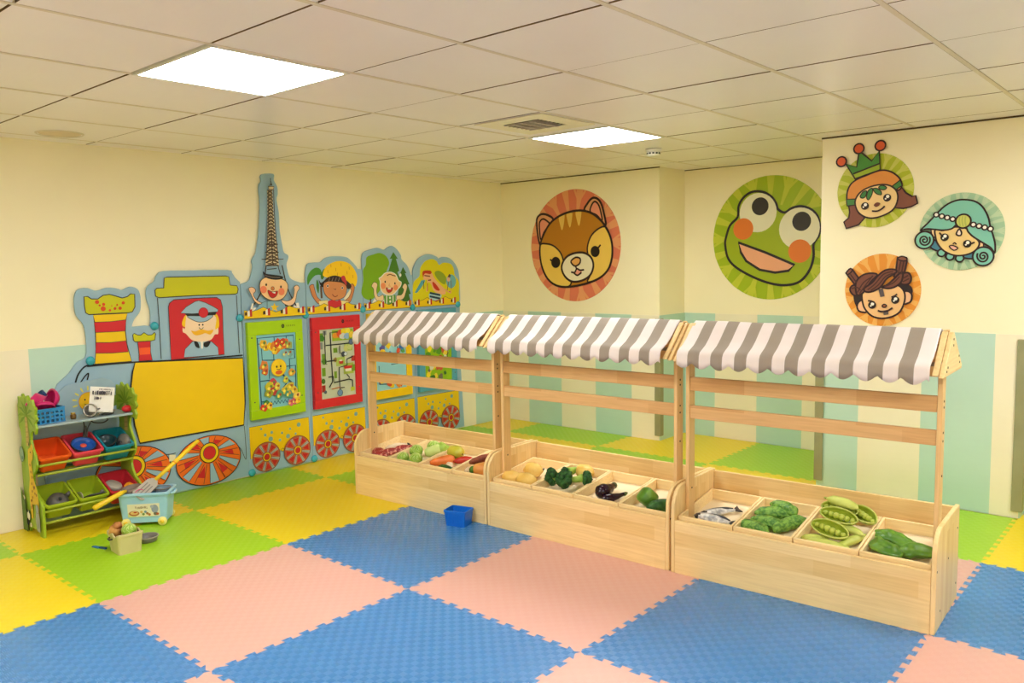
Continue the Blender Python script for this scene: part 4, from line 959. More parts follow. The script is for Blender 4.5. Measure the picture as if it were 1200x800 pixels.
def awning(W, seed):
    """striped cloth over both slopes, hanging in a scalloped valance"""
    rr = random.Random(seed)
    x0, x1 = 0.030, W-0.046; NS, SUB = 19, 6; n = NS*SUB
    prof = [(-0.004, 1.026), (-0.005, 1.050), (-0.002, 1.074), (0.008, 1.090), (0.030, 1.101), (0.065, 1.117), (0.105, 1.145), (0.150, 1.184), (0.190, 1.216), (0.204, 1.2225), (0.218, 1.216), (0.26, 1.182), (0.32, 1.128), (0.375, 1.096), (0.408, 1.086), (0.418, 1.070), (0.420, 1.046), (0.419, 1.026)]
    vs = []; fs = []; ms = []
    K = len(prof)
    for i in range(n+1):
        u = i/n; x = x0+(x1-x0)*u
        sc = abs(math.sin(PI*u*12.0+0.4))
        for k, (y, z) in enumerate(prof):
            hang = 1.0 if k in (0, K-1) else (0.45 if k in (1, K-2) else 0)
            z2 = z-(0.026*sc-0.012)*hang+0.003*noise.noise(Vector((x*7+seed, y*9, 0)))
            y2 = y+0.006*noise.noise(Vector((x*9+seed*2, z*6, 4)))*(1 if k < 4 or k > K-5 else 0.3)
            vs.append((x, y2, z2))
    mb = MB()
    o = 0
    mb.v = [Vector(v) for v in vs]
    for i in range(n):
        for k in range(K-1):
            a = i*K+k; mb.f.append([a, a+K, a+K+1, a+1]); mb.m.append((i//SUB) % 2); mb.sm.append(True)
    return mb
stall_M = []
for si, ((ox, oy), th, W, lab) in enumerate(STALLS):
    t = thing('market_stall', lab, 'market stall', (ox, oy, 0), th, 'pine market stalls')
    Mst = Matrix.Translation((ox, oy, 0)) @ Matrix.Rotation(th, 4, 'Z'); stall_M.append(Mst)
    D = 0.470; T = 0.019
    arc = [(0.0, 0.0), (0.0, 0.315)]+[(0.105-0.105*math.cos(a), 0.320+0.105*math.sin(a)) for a in [i*PI/2/8 for i in range(1, 9)]]+[(D, 0.425), (D, 0.0)]
    for x in (0.0, W-T): MB().prism(arc, x, x+T, 'x').build('side_panel', M_wz, t, bevel=0.004)
    MB().box(T+.0005, W-T-.0005, 0.001, 0.019, 0.0, 0.262).build('front_panel', M_wx, t, bevel=0.002)
    MB().box(T+.0005, W-T-.0005, D-0.019, D-0.001, 0.0, 0.416).build('back_panel', M_wx, t, bevel=0.002)
    tilt = 0.128
    Msh = Matrix.Translation((0, 0.0215, 0.2155)) @ Matrix.Rotation(tilt, 4, 'X')
    MB().box(T+.001, W-T-.001, 0.0, D-0.055, -0.012, 0.0, 0, Msh).build('shelf', M_wx, t)
    for x in (T+.0005, W-2*T-.0005):
        pr = [(0.118, 0.20), (0.118, 1.062), (0.130, 1.078), (0.150, 1.084), (0.170, 1.078), (0.182, 1.062), (0.182, 0.20)]
        MB().prism(pr, x, x+T, 'x').build('post', M_post, t, bevel=0.003)
    xa, xb = 2*T+.001, W-2*T-.001
    MB().box(xa, xb, 0.124, 0.144, 0.886, 0.953).build('rail', M_rail, t, bevel=0.003)
    MB().box(xa, xb, 0.124, 0.144, 0.748, 0.812).build('rail', M_rail, t, bevel=0.003)
    gp = [(0.018, 1.040), (0.196, 1.209), (0.214, 1.209), (0.404, 1.056), (0.396, 1.040)]
    for x in (-0.0005+0.001, W-T): MB().prism(gp, x if x < 0.5 else x+T*0.0, (x if x < 0.5 else x)+T-0.001, 'x').build('gable', M_wy, t, bevel=0.002)
    for (y, z, s) in [(0.048, 1.066, 1), (0.105, 1.120, 1), (0.165, 1.177, 1), (0.245, 1.180, -1), (0.305, 1.132, -1), (0.365, 1.084, -1)]:
        Mr = Matrix.Translation((0, y, z)) @ Matrix.Rotation(math.atan2(0.169, 0.178)*s if s > 0 else -math.atan2(0.153, 0.19), 4, 'X')
        MB().box(T+.001, W-T-.001, -0.021, 0.021, -0.012, 0.001, 0, Mr).build('roof_slat', M_slat, t)
    for x in (T+.0005, W-T-.0225):
        for (y, z, n_, s_) in [(0.105, 1.125, .118, 1), (0.305, 1.137, .118, -1)]:
            Mr = Matrix.Translation((0, y, z)) @ Matrix.Rotation(math.atan2(0.169, 0.178) if s_ > 0 else -math.atan2(0.153, 0.19), 4, 'X')
            MB().box(x, x+.022, -n_, n_, .0015, .010, 0, Mr).build('roof_batten', M_wy, t, bevel=.001)
    awning(W, si+1).build('awning', [M_cw, M_cg], t, solid=0.002)
    for (y, z) in [(0.10, 0.26), (0.10, 0.07), (0.43, 0.33), (0.43, 0.08), (0.24, 0.25)]: bolt(t, W-0.0005, y-0.085 if z == 0.26 else y, z, 'x')
    for (y, z) in [(0.205, 1.180), (0.205, 1.155), (0.33, 1.10), (0.345, 1.072), (0.10, 1.075), (0.08, 1.06)]: bolt(t, W-0.001, y, z, 'x')
    for (y, z) in [(0.15, 0.93), (0.15, 0.905), (0.15, 0.80), (0.15, 0.765), (0.15, 0.62)]: bolt(t, W-T-0.0005, y, z, 'x')
    bolt(t, 2*T+0.0003, 0.150, 0.395, 'x')
    for i in range(3): bolt(t, W-0.030+0.004*i, 0.03+0.06*i-0.004, 1.064+0.055*i, '-y') if False else None

# ---- the trays: four to a stall, each can be lifted out
TRAY = {}
tray_lab = {
 (0, 0): 'wooden tray of red streaked roots at the far end of the first stall', (0, 1): 'wooden tray full of green cabbages', (0, 2): 'wooden tray with mango, carrot and chilli', (0, 3): 'wooden tray with sweet potatoes beside the rounded stall ends',
 (1, 0): 'wooden tray with three yellow potatoes', (1, 1): 'wooden tray heaped with broccoli and one potato', (1, 2): 'wooden tray with two dark aubergines', (1, 3): 'wooden tray with green pepper and cucumber by the stall end',
 (2, 0): 'wooden tray with two silver fish', (2, 1): 'wooden tray of warty bitter melons', (2, 2): 'wooden tray heaped with pea pods', (2, 3): 'wooden tray with three dark green peppers by the outer end'}
for si, (_, th, W, _l) in enumerate(STALLS):
    T = 0.019; span = W-2*T-0.008; w = span/4-0.004; d = 0.385; h = 0.062; q = 0.011
    for k in range(4):
        x = T+0.004+k*span/4+0.002
        Mt = stall_M[si] @ Matrix.Translation((x, 0.0225, 0.217)) @ Matrix.Rotation(0.128, 4, 'X') @ Matrix.Translation((0, 0.014, 0))
        t = thing('wooden_tray', tray_lab[si, k], 'tray', M=Mt, group='wooden produce trays')
        mb = MB(); mb.box(0, w, 0, q, 0, h); mb.box(0, w, d-q, d, 0, h); mb.box(0, q, q, d-q, 0, h); mb.box(w-q, w, q, d-q, 0, h)
        mb.build('rim', M_tray, t, bevel=0.0015)
        MB().box(q, w-q, q, d-q, 0.002, 0.008).build('base', M_traybase, t)
        TRAY[si, k] = (Mt, w, d)

# ================================================================= play produce
def pm(name, c, c2, scale=14, rough=0.42, bump=0.0, bs=60, st=(1, 1, 1), lo=.4, hi=.6): return mat('p_'+name, c, rough=rough, c2=c2, scale=scale, bump=bump, bscale=bs, stretch=st, lo=lo, hi=hi)
P_pot = pm('potato', (236, 202, 116), (224, 180, 84), 9, .5, .08)
P_brc = pm('broccoli', (42, 96, 36), (24, 62, 22), 60, .7, .5, 120); P_stalk = pm('stalk', (170, 196, 84), (128, 166, 56), 12, .5)
P_aub = pm('aubergine', (40, 14, 36), (30, 8, 26), 5, .12); P_cal = pm('calyx', (96, 110, 56), (70, 84, 40), 20, .6)
P_gpe = pm('green_pepper', (112, 156, 52), (78, 124, 38), 16, .32); P_cuc = pm('cucumber', (54, 104, 38), (30, 74, 26), 40, .45, .4, 70)
P_bit = pm('bitter', (130, 174, 72), (72, 124, 46), 55, .45, .5, 90); P_pod = pm('pod', (178, 192, 66), (150, 168, 46), 9, .4); P_pea = pm('pea', (186, 192, 84), (166, 178, 64), 10, .35); P_podl = pm('podpale', (202, 206, 112), (182, 192, 86), 10, .45)
P_fish = pm('fish_silver', (226, 224, 218), (150, 150, 152), 30, .28, .1, 120); P_fback = pm('fish_back', (54, 54, 62), (30, 30, 34), 30, .35)
P_cab = pm('cabbage', (164, 194, 80), (134, 174, 58), 7, .45); P_vein = pm('vein', (206, 220, 142), (190, 208, 118), 9, .5)
P_red = pm('red_root', (150, 44, 40), (222, 150, 130), 46, .45, lo=.42, hi=.47); P_wht = pm('pale_root', (234, 216, 186), (220, 196, 160), 9, .5)
P_car = pm('carrot', (232, 132, 62), (222, 112, 44), 12, .45); P_mng = pm('mango', (166, 178, 50), (206, 186, 60), 5, .35); P_chi = pm('chilli', (206, 58, 34), (180, 36, 24), 8, .25)
P_swt = pm('sweet_potato', (150, 76, 44), (108, 48, 30), 22, .55, .2); P_orn = pm('orange_root', (226, 158, 84), (214, 138, 60), 8, .5, .1); P_grn = pm('leaf_green', (86, 132, 36), (60, 106, 26), 8, .45)
P_dark = pm('stem_dark', (52, 40, 28), (40, 30, 20), 10, .6)

def put(o, key, fx, fy, z, ang=0.0, tx=0.0, ty=0.0):
    Mt, w, d = TRAY[key]; q = 0.011
    M = Mt @ Matrix.Translation((q+(w-2*q)*fx, q+(d-2*q)*fy, 0.0085+z)) @ Matrix.Rotation(ang, 4, 'Z') @ Matrix.Rotation(tx, 4, 'X') @ Matrix.Rotation(ty, 4, 'Y')
    o.matrix_world = M
    return o
def one(name, label, cat, mb, m, key, fx, fy, z=0, ang=0, group=None, tx=0, ty=0):
    o = mb.drop().build(name, m); tag(o, label, cat, group); return put(o, key, fx, fy, z, ang, tx, ty)
def multi(name, label, cat, parts, key, fx, fy, z=0, ang=0, group=None, tx=0, ty=0):
    """parts: [(part_name, MB, material)], first is the body"""
    lo = min(min(p.z for p in mb.v) for _, mb, _ in parts)
    t = thing(name, label, cat, group=group)
    for pn, mb, m in parts:
        for p in mb.v: p.z -= lo
        mb.build(pn, m, t)
    return put(t, key, fx, fy, z, ang, tx, ty)

# --- potatoes
def potato(L, r, sd): return MB().sweep([(-L/2, 0, 0), (-L/6, .004, .002), (L/6, -.003, .003), (L/2, 0, 0)], [0.014, r*1.02, r*1.12, r*.98, 0.012], 20, (1, .86), bump=.006, bfreq=22, seed=sd)
G_pot = 'play potatoes'
one('potato', 'yellow potato at the front corner of its tray in the middle stall', 'potato', potato(.12, .038, 1), P_pot, (1, 0), .22, .22, 0, .5, G_pot)
one('potato', 'yellow potato lying across the front of the potato tray', 'potato', potato(.135, .042, 2), P_pot, (1, 0), .66, .20, 0, .2, G_pot)
multi('potato', 'round yellow potato with dark stem end at the back of the potato tray', 'potato', [('body', potato(.125, .046, 3), P_pot), ('stem', MB().tube([(.058, 0, .004), (.066, .002, .010), (.070, .006, .014)], [.006, .004, .003], 8), P_dark)], (1, 0), .44, .58, .0, .25, G_pot)
one('potato', 'yellow potato lying behind the broccoli heads', 'potato', potato(.125, .044, 4), P_pot, (1, 1), .62, .74, .022, -.15, G_pot)
# --- broccoli
def broccoli(L, r, sd):
    rr = random.Random(sd); crown = MB(); st = MB()
    st.sweep([(-L, 0, 0), (-L*.5, 0, .002), (0, 0, .004)], [.014, .016, .026], 12)
    for i in range(7):
        a = rr.uniform(-1.2, 1.2); b = rr.uniform(-.8, .8); st.tube([(-L*.15, 0, 0), (r*.5*math.cos(a)*math.cos(b), r*.6*math.sin(a), r*.5*math.sin(b))], [.010, .008], 8)
    for i in range(26):
        a = rr.uniform(-1.5, 1.5); b = rr.uniform(-1.2, 1.2); k = rr.uniform(.7, 1.0)*r
        crown.ball((k*math.cos(a)*math.cos(b)*.75+.012, k*math.sin(a)*math.cos(b), k*math.sin(b)*.8), r*rr.uniform(.36, .50), 10, 7, bump=.006, bfreq=60, seed=sd*40+i)
    return [('stalk', st, P_stalk), ('florets', crown, P_brc)]
G_bro = 'play broccoli heads'
multi('broccoli', 'broccoli head drooping over the tray side next to the potatoes', 'broccoli', broccoli(.06, .044, 5), (1, 1), .16, .34, .016, -2.4, G_bro, ty=-.25)
multi('broccoli', 'largest broccoli head, in the middle of its tray', 'broccoli', broccoli(.09, .048, 6), (1, 1), .52, .30, .016, -1.9, G_bro, ty=-.3)
multi('broccoli', 'broccoli head at the far side of its tray next to the aubergine tray', 'broccoli', broccoli(.07, .040, 7), (1, 1), .84, .46, .020, .6, G_bro)
multi('broccoli', 'long-stalked broccoli lying up against the tray back', 'broccoli', broccoli(.13, .034, 8), (1, 1), .30, .62, .020, -1.9, G_bro)
# --- aubergines
def aub(L, r): return [('body', MB().sweep([(-L/2, 0, 0), (-L*.2, 0, 0), (L*.15, .004, 0), (L/2, .016, .002)], [.010, r*.95, r, r*.72, r*.45, .008], 22), P_aub), ('calyx', MB().sweep([(L*.40, .012, 0), (L*.55, .017, .002)], [r*.46, r*.40, .005], 12), P_cal)]
G_aub = 'play aubergines'
multi('aubergine', 'fat shiny aubergine standing higher in its tray', 'aubergine', aub(.155, .041), (1, 2), .40, .40, 0, 1.35, G_aub)
multi('aubergine', 'slim aubergine lying aslant beside the fat one', 'aubergine', aub(.150, .024), (1, 2), .66, .30, 0, .95, G_aub)
# --- green pepper and cucumber
def pepper(r, h, sd): return [('body', MB().sweep([(-h/2, 0, 0), (-h*.2, 0, .002), (h*.2, 0, 0), (h/2, 0, 0)], [.020, r*.9, r, r*.9, .014], 28, ridges=4, ramp=.09, bump=.003, bfreq=18, seed=sd), P_gpe), ('stem', MB().tube([(h*.46, 0, 0), (h*.6, .004, .004), (h*.68, .012, .006)], [.008, .006, .005], 8), P_stalk)]
multi('green_pepper', 'bulky green pepper leaning in the tray beside the cucumber', 'pepper', pepper(.050, .10, 2), (1, 3), .32, .34, 0, 2.6)
multi('cucumber', 'dark green cucumber next to the bulky pepper', 'cucumber', [('body', MB().sweep([(-.07, 0, 0), (0, .006, 0), (.07, 0, 0)], [.012, .034, .036, .033, .010], 20, ridges=7, ramp=.03), P_cuc), ('stem', MB().tube([(.068, 0, 0), (.082, 0, .003)], [.007, .005], 8), P_stalk)], (1, 3), .70, .22, 0, .75)
# --- fish
def fish(L, r):
    b = MB().sweep([(-L/2, 0, 0), (-L*.25, .004, 0), (L*.1, 0, 0), (L*.42, -.004, 0)], [.010, r*.8, r, r*.9, r*.5, .008], 20, (1.0, .62))
    bk = MB().sweep([(-L*.46, r*.32, .006), (-L*.15, r*.62, .006), (L*.15, r*.55, .006), (L*.38, r*.15, .005)], [.004, r*.42, r*.42, .006], 14, (1, .75))
    tail = MB().prism([(L*.38, -.008), (L*.40, .006), (L*.56, .040), (L*.53, .0), (L*.56, -.034)], -.003, .003, 'z')
    fin = MB().prism([(-L*.1, r*.8), (L*.06, r*1.25), (L*.14, r*.7)], -.002, .003, 'z')
    eye_ = MB().ball((-L*.36, -.006, r*.36), .006, 10, 8)
    head = MB().sweep([(-L*.52, 0, 0), (-L*.38, .002, 0)], [.006, r*.62, r*.80], 16, (1.02, .64))
    return [('body', b, P_fish), ('back', bk, P_fback), ('tail', tail, P_fback), ('fin', fin, P_fback), ('eye', eye_, P_dark), ('head', head, P_fback)]
G_fish = 'play fish'
multi('toy_fish', 'silver fish with dark tail lying along the tray front', 'fish', fish(.205, .032), (2, 0), .50, .26, 0, -.02, G_fish)
multi('toy_fish', 'silver fish lying aslant behind the front one', 'fish', fish(.19, .028), (2, 0), .44, .52, 0, .75, G_fish)
# --- bitter melons
def bitter(L, r, sd):
    return MB().sweep([(-L/2, -.010, 0), (-L*.2, .004, 0), (L*.2, .006, 0), (L/2, -.008, 0)], [.008, r*.85, r, r*.9, .008], 26, (1, .9), ridges=9, ramp=.05, bump=.005, bfreq=90, seed=sd)
G_bit = 'play bitter melons'
for i, (fx, fy, z, a, L, lab) in enumerate([(.24, .16, 0, -.30, .17, 'warty bitter melon with pointed end at the front edge of its tray'), (.42, .34, .006, -.20, .18, 'warty bitter melon second from the front of its tray'), (.76, .42, .004, 1.1, .20, 'warty bitter melon slanting up the tray side next to the pea pods'),
                                        (.40, .62, .012, .25, .19, 'large pale bitter melon across the back of the pile'), (.52, .72, .030, -.45, .16, 'dark-tipped bitter melon topmost at the back of the pile')]):
    one('bitter_melon', lab, 'bitter melon', bitter(L, .034, i+1), P_bit, (2, 1), fx, fy, z, a, G_bit)
# --- pea pods
def pod(L, r, open_, sd):
    if not open_:
        return [('pod', MB().sweep([(-L/2, 0, 0), (-L*.2, .008, 0), (L*.2, .008, 0), (L/2, -.004, 0)], [.006, r*.9, r, r*.8, .005], 16, (1, .75)), P_podl), ('stem', MB().tube([(-L*.48, 0, 0), (-L*.56, -.004, .003)], [.006, .004], 8), P_pod)]
    sh = MB(); n = 18; seg = 12
    vs = []
    for i in range(n+1):
        t = i/n; w = r*math.sin(PI*t)**.55+.002; x = -L/2+L*t
        for j in range(seg+1):
            a = PI*1.08+(PI*.84)*j/seg if False else PI*(0.94+1.12*j/seg)
            vs.append((x, w*math.cos(a)*1.1, w*math.sin(a)*.9+.25*r))
    fs = [(i*(seg+1)+j, i*(seg+1)+j+1, (i+1)*(seg+1)+j+1, (i+1)*(seg+1)+j) for i in range(n) for j in range(seg)]
    sh.add(vs, fs, 0, True)
    rim = MB()
    for j in (0, seg): rim.tube([vs[i*(seg+1)+j] for i in range(n+1)], .0035, 6)
    out = [('pod', sh, P_pod), ('pod_rim', rim, P_podl)]
    for k in range(6):
        x = -L*.36+L*.72*k/5; rr_ = r*.47*(1-.30*abs(k-2.5)/2.5)
        out.append(('pea', MB().ball((x, 0, .10*r), rr_, 14, 10), P_pea))
    return out
def podput(lab, L, r, op, fx, fy, z, a, tx=0, ty=0):
    t = multi('pea_pod', lab, 'pea pod', pod(L, r, op, 1), (2, 2), fx, fy, z, a, 'play pea pods', tx, ty)
    for ch in t.children:
        if ch.name.startswith('pod') and not ch.name.startswith('pod_rim') and op:
            sd = ch.modifiers.new('solid', 'SOLIDIFY'); sd.thickness = .004
    return t
podput('pale closed pea pod along the front of the pea tray', .22, .027, False, .52, .12, .004, -.18)
podput('short pea pod poking over the front corner of the pea tray', .12, .022, False, .22, .22, .010, .30)
podput('open pea pod with big peas nearest the viewer on the heap', .20, .036, True, .46, .36, .040, -.42, .55)
podput('closed pea pod standing along the tray side by the peppers', .19, .024, False, .84, .34, .012, 1.1)
podput('closed pea pod in the middle of the heap under the open ones', .20, .026, False, .60, .52, .030, -.35)
podput('open pea pod in the middle of the heap', .19, .034, True, .48, .66, .062, -.30, .55)
podput('open pea pod half hidden at the rear of the heap with ribbed side', .17, .030, True, .40, .86, .072, -.12, .7)
podput('broad flat pea pod on top at the rear of the heap', .17, .030, False, .44, .82, .098, -.35)
podput('open pea pod slanting down the back corner near the peppers', .19, .034, True, .86, .80, .062, -.75, .45)
# --- last tray
G_gp = 'dark green peppers'
def bent(L, r, sd): return [('body', MB().sweep([(-L/2, -.012, 0), (-L*.15, .012, .004), (L*.2, .010, .002), (L/2, -.016, 0)], [.016, r*1.12, r*1.0, r*.95, .012], 28, (1, .74), ridges=4, ramp=.15, bump=.010, bfreq=26, seed=sd), P_gpe), ('stem', MB().tube([(L*.47, -.012, 0), (L*.58, -.022, .004)], [.008, .005], 8), P_stalk)]
multi('green_pepper', 'dark green pepper arching at the back of the last tray', 'pepper', bent(.20, .036, 4), (2, 3), .36, .50, .006, -.45, G_gp)
multi('green_pepper', 'light green pepper at the front corner of the last tray', 'pepper', bent(.17, .038, 5), (2, 3), .30, .24, .006, 2.5, G_gp)
multi('green_pepper', 'dark green pepper against the tray side by the stall end', 'pepper', bent(.15, .036, 6), (2, 3), .74, .28, .004, .35, G_gp)
# --- first stall: red roots
G_red = 'red streaked roots'
for i, (fx, fy, z, a, L, lab) in enumerate([(.40, .16, 0, .35, .13, 'red streaked root at the front of the first tray'), (.24, .26, .006, .2, .11, 'red streaked root tucked in the front corner of the first tray'), (.62, .34, .008, .85, .17, 'long red streaked root lying aslant in the first tray'), (.80, .54, .012, .75, .15, 'dark red root at the tray side next to the cabbages')]):
    one('red_root', lab, 'root', MB().sweep([(-L/2, 0, 0), (0, .008, 0), (L/2, -.006, 0)], [.006, .024, .026, .020, .006], 14, bump=.003, bfreq=40, seed=i), P_red, (0, 0), fx, fy, z, a, G_red)
multi('white_radish', 'pale radish with dark tip at the back of the root tray', 'radish', [('body', MB().sweep([(-.08, 0, 0), (0, .004, 0), (.08, 0, 0)], [.008, .021, .026, .020, .010], 14), P_wht), ('tip', MB().sweep([(.072, 0, 0), (.092, 0, .002)], [.018, .014, .006], 10), P_dark)], (0, 0), .46, .58, .010, .85)
# --- cabbages
def cabbage(r, sd):
    b = MB().ball((0, 0, r*.9), r, 24, 16, sc=(1, 1, .92), bump=.004, bfreq=40, seed=sd); v = MB()
    for k in range(9):
        a = 2*PI*k/9+sd; pts = []
        for i in range(9):
            th = .15+1.5*i/8; pts.append((r*1.01*math.sin(th)*math.cos(a+.25*math.sin(i)), r*1.01*math.sin(th)*math.sin(a+.25*math.sin(i)), r*.9+r*.93*math.cos(th)))
        v.tube(pts, [.0024-.0002*i for i in range(9)], 6)
        v.tube([pts[3], Vector(pts[5])*1.0+Vector((math.cos(a+1.3)*r*.28, math.sin(a+1.3)*r*.28, -.002))], [.0025, .001], 5)
    return [('body', b, P_cab), ('veins', v, P_vein)]
G_cab = 'play cabbages'
for i, (fx, fy, z, r, lab) in enumerate([(.22, .15, 0, .040, 'cabbage at the front corner of its tray beside the red roots'), (.66, .17, 0, .044, 'cabbage at the front of its tray towards the mango tray'), (.30, .44, .012, .044, 'cabbage in the second row beside the red roots'), (.52, .74, .012, .044, 'cabbage at the back of the cabbage tray')]):
    multi('cabbage', lab, 'cabbage', cabbage(r, i+1), (0, 1), fx, fy, z, .4*i, G_cab)
multi('napa_cabbage', 'long pale cabbage lying at the rear side of the cabbage tray', 'cabbage', [('body', MB().sweep([(-.075, 0, 0), (0, 0, .004), (.08, 0, 0)], [.018, .034, .040, .034, .014], 18, bump=.004, bfreq=40), P_vein), ('leaf', MB().sweep([(.0, 0, .006), (.09, 0, .006)], [.030, .043, .012], 18, bump=.006, bfreq=50), P_cab)], (0, 1), .80, .60, .012, 1.0)
# --- mango, carrot, chilli ...
multi('mango', 'big yellow green mango at the back of the mixed tray', 'mango', [('body', MB().sweep([(-.065, 0, 0), (0, 0, .004), (.065, 0, 0)], [.018, .044, .048, .040, .012], 22, (1, .85)), P_mng), ('stem', MB().tube([(.062, 0, 0), (.072, 0, .003)], [.005, .003], 8), P_dark)], (0, 2), .38, .62, .026, -.2)
multi('carrot', 'thick orange carrot along the side of the mixed tray', 'carrot', [('body', MB().sweep([(-.08, 0, 0), (0, .004, 0), (.08, 0, 0)], [.010, .024, .032, .034, .020], 16), P_car), ('tip', MB().sweep([(.078, 0, 0), (.094, 0, .002)], [.012, .010, .004], 8), P_grn)], (0, 2), .26, .34, 0, .85)
multi('chilli', 'bright red chilli lying aslant at the back of the mixed tray', 'chilli', [('body', MB().sweep([(-.07, -.010, 0), (0, .008, 0), (.06, 0, 0)], [.004, .020, .025, .020, .012], 14), P_chi), ('stem', MB().tube([(.058, 0, 0), (.076, .004, .004)], [.006, .004], 8), P_grn)], (0, 2), .80, .50, .014, .55)
multi('garlic', 'pinkish white garlic bulb in the middle of the mixed tray', 'garlic', [('body', MB().sweep([(0, 0, -.03), (0, 0, .0), (0, 0, .03)], [.010, .034, .032, .014, .006], 20, ridges=6, ramp=.06), P_wht), ('stem', MB().tube([(0, 0, .026), (.003, 0, .046)], [.007, .005], 8), P_orn)], (0, 2), .56, .32, .0, 0, tx=.9)
one('cucumber', 'small green cucumber along the front of the mixed tray', 'cucumber', MB().sweep([(-.07, 0, 0), (0, .006, 0), (.07, 0, 0)], [.008, .022, .024, .020, .008], 16, ridges=7, ramp=.03), P_cuc, (0, 2), .66, .12, 0, -.10)
# --- roots of the fourth tray
one('sweet_potato', 'long ringed brown sweet potato leaning over the tray rim', 'sweet potato', MB().sweep([(-.09, 0, 0), (0, .008, .003), (.085, 0, .006)], [.010, .020, .026, .024, .008], 16, bump=.004, bfreq=60, seed=3), P_swt, (0, 3), .34, .50, .044, 1.0)
multi('sweet_potato', 'plump orange sweet potato with green end at the stall end', 'sweet potato', [('body', MB().sweep([(-.07, 0, 0), (0, .006, 0), (.07, 0, 0)], [.016, .036, .042, .038, .010], 18, bump=.004, bfreq=30, seed=8), P_orn), ('tip', MB().sweep([(-.086, 0, 0), (-.060, 0, 0)], [.012, .024, .026], 12), P_grn)], (0, 3), .62, .26, .002, .55)
one('ginger', 'small pale ginger piece behind the brown sweet potato', 'ginger', MB().sweep([(-.05, 0, 0), (-.015, .012, 0), (.02, -.004, 0), (.05, .010, 0)], [.008, .018, .013, .020, .008], 14, bump=.004, bfreq=50, seed=9), P_wht, (0, 3), .22, .30, .0, .7)
# ================================================================= toy rack against the train wall
M_lime = mat('rack_lime', (150, 178, 44), rough=0.4, c2=(142, 170, 38)); M_bar = mat('rack_bar', (164, 178, 54), rough=0.35)
M_sky = mat('rack_sky', (158, 184, 196), rough=0.45, c2=(152, 178, 190)); M_shelf = mat('rack_shelf', (160, 178, 184), rough=0.4)
rb = Vector((-1.33, -0.535, 0)); YL0, YR0 = -0.828, -0.252
rack = thing('toy_rack', 'lime toy storage rack with palm tree sides and six tilted bins', 'toy rack', rb)
prof = [(-1.475, 0), (-1.40, 0.0), (-1.385, 0.028), (-1.26, 0.028), (-1.245, 0.0), (-1.185, 0), (-1.178, .10), (-1.176, .185), (-1.205, .212), (-1.25, .235), (-1.285, .275), (-1.30, .315), (-1.288, .35), (-1.245, .385), (-1.222, .42), (-1.235, .47), (-1.27, .515), (-1.288, .56), (-1.275, .60), (-1.235, .622),
        (-1.205, .60), (-1.185, .635), (-1.20, .665), (-1.168, .690), (-1.19, .715), (-1.175, .755), (-1.21, .765), (-1.225, .80), (-1.265, .785), (-1.30, .818), (-1.335, .795), (-1.38, .822), (-1.405, .79), (-1.45, .80), (-1.452, .765), (-1.482, .745), (-1.468, .715), (-1.484, .685), (-1.462, .66), (-1.47, .62), (-1.44, .60), (-1.43, .56), (-1.45, .50), (-1.475, .42)]
prof = [(max(x, -1.4635), z) for x, z in prof]
_q = []
for p in prof:
    if not _q or (Vector(p)-Vector(_q[-1])).length > 1e-4: _q.append(p)
prof = _q
def Lp(h_y): return (lambda x, y: ((lambda p: (p.x, p.z))(on_y(x, y, h_y))))
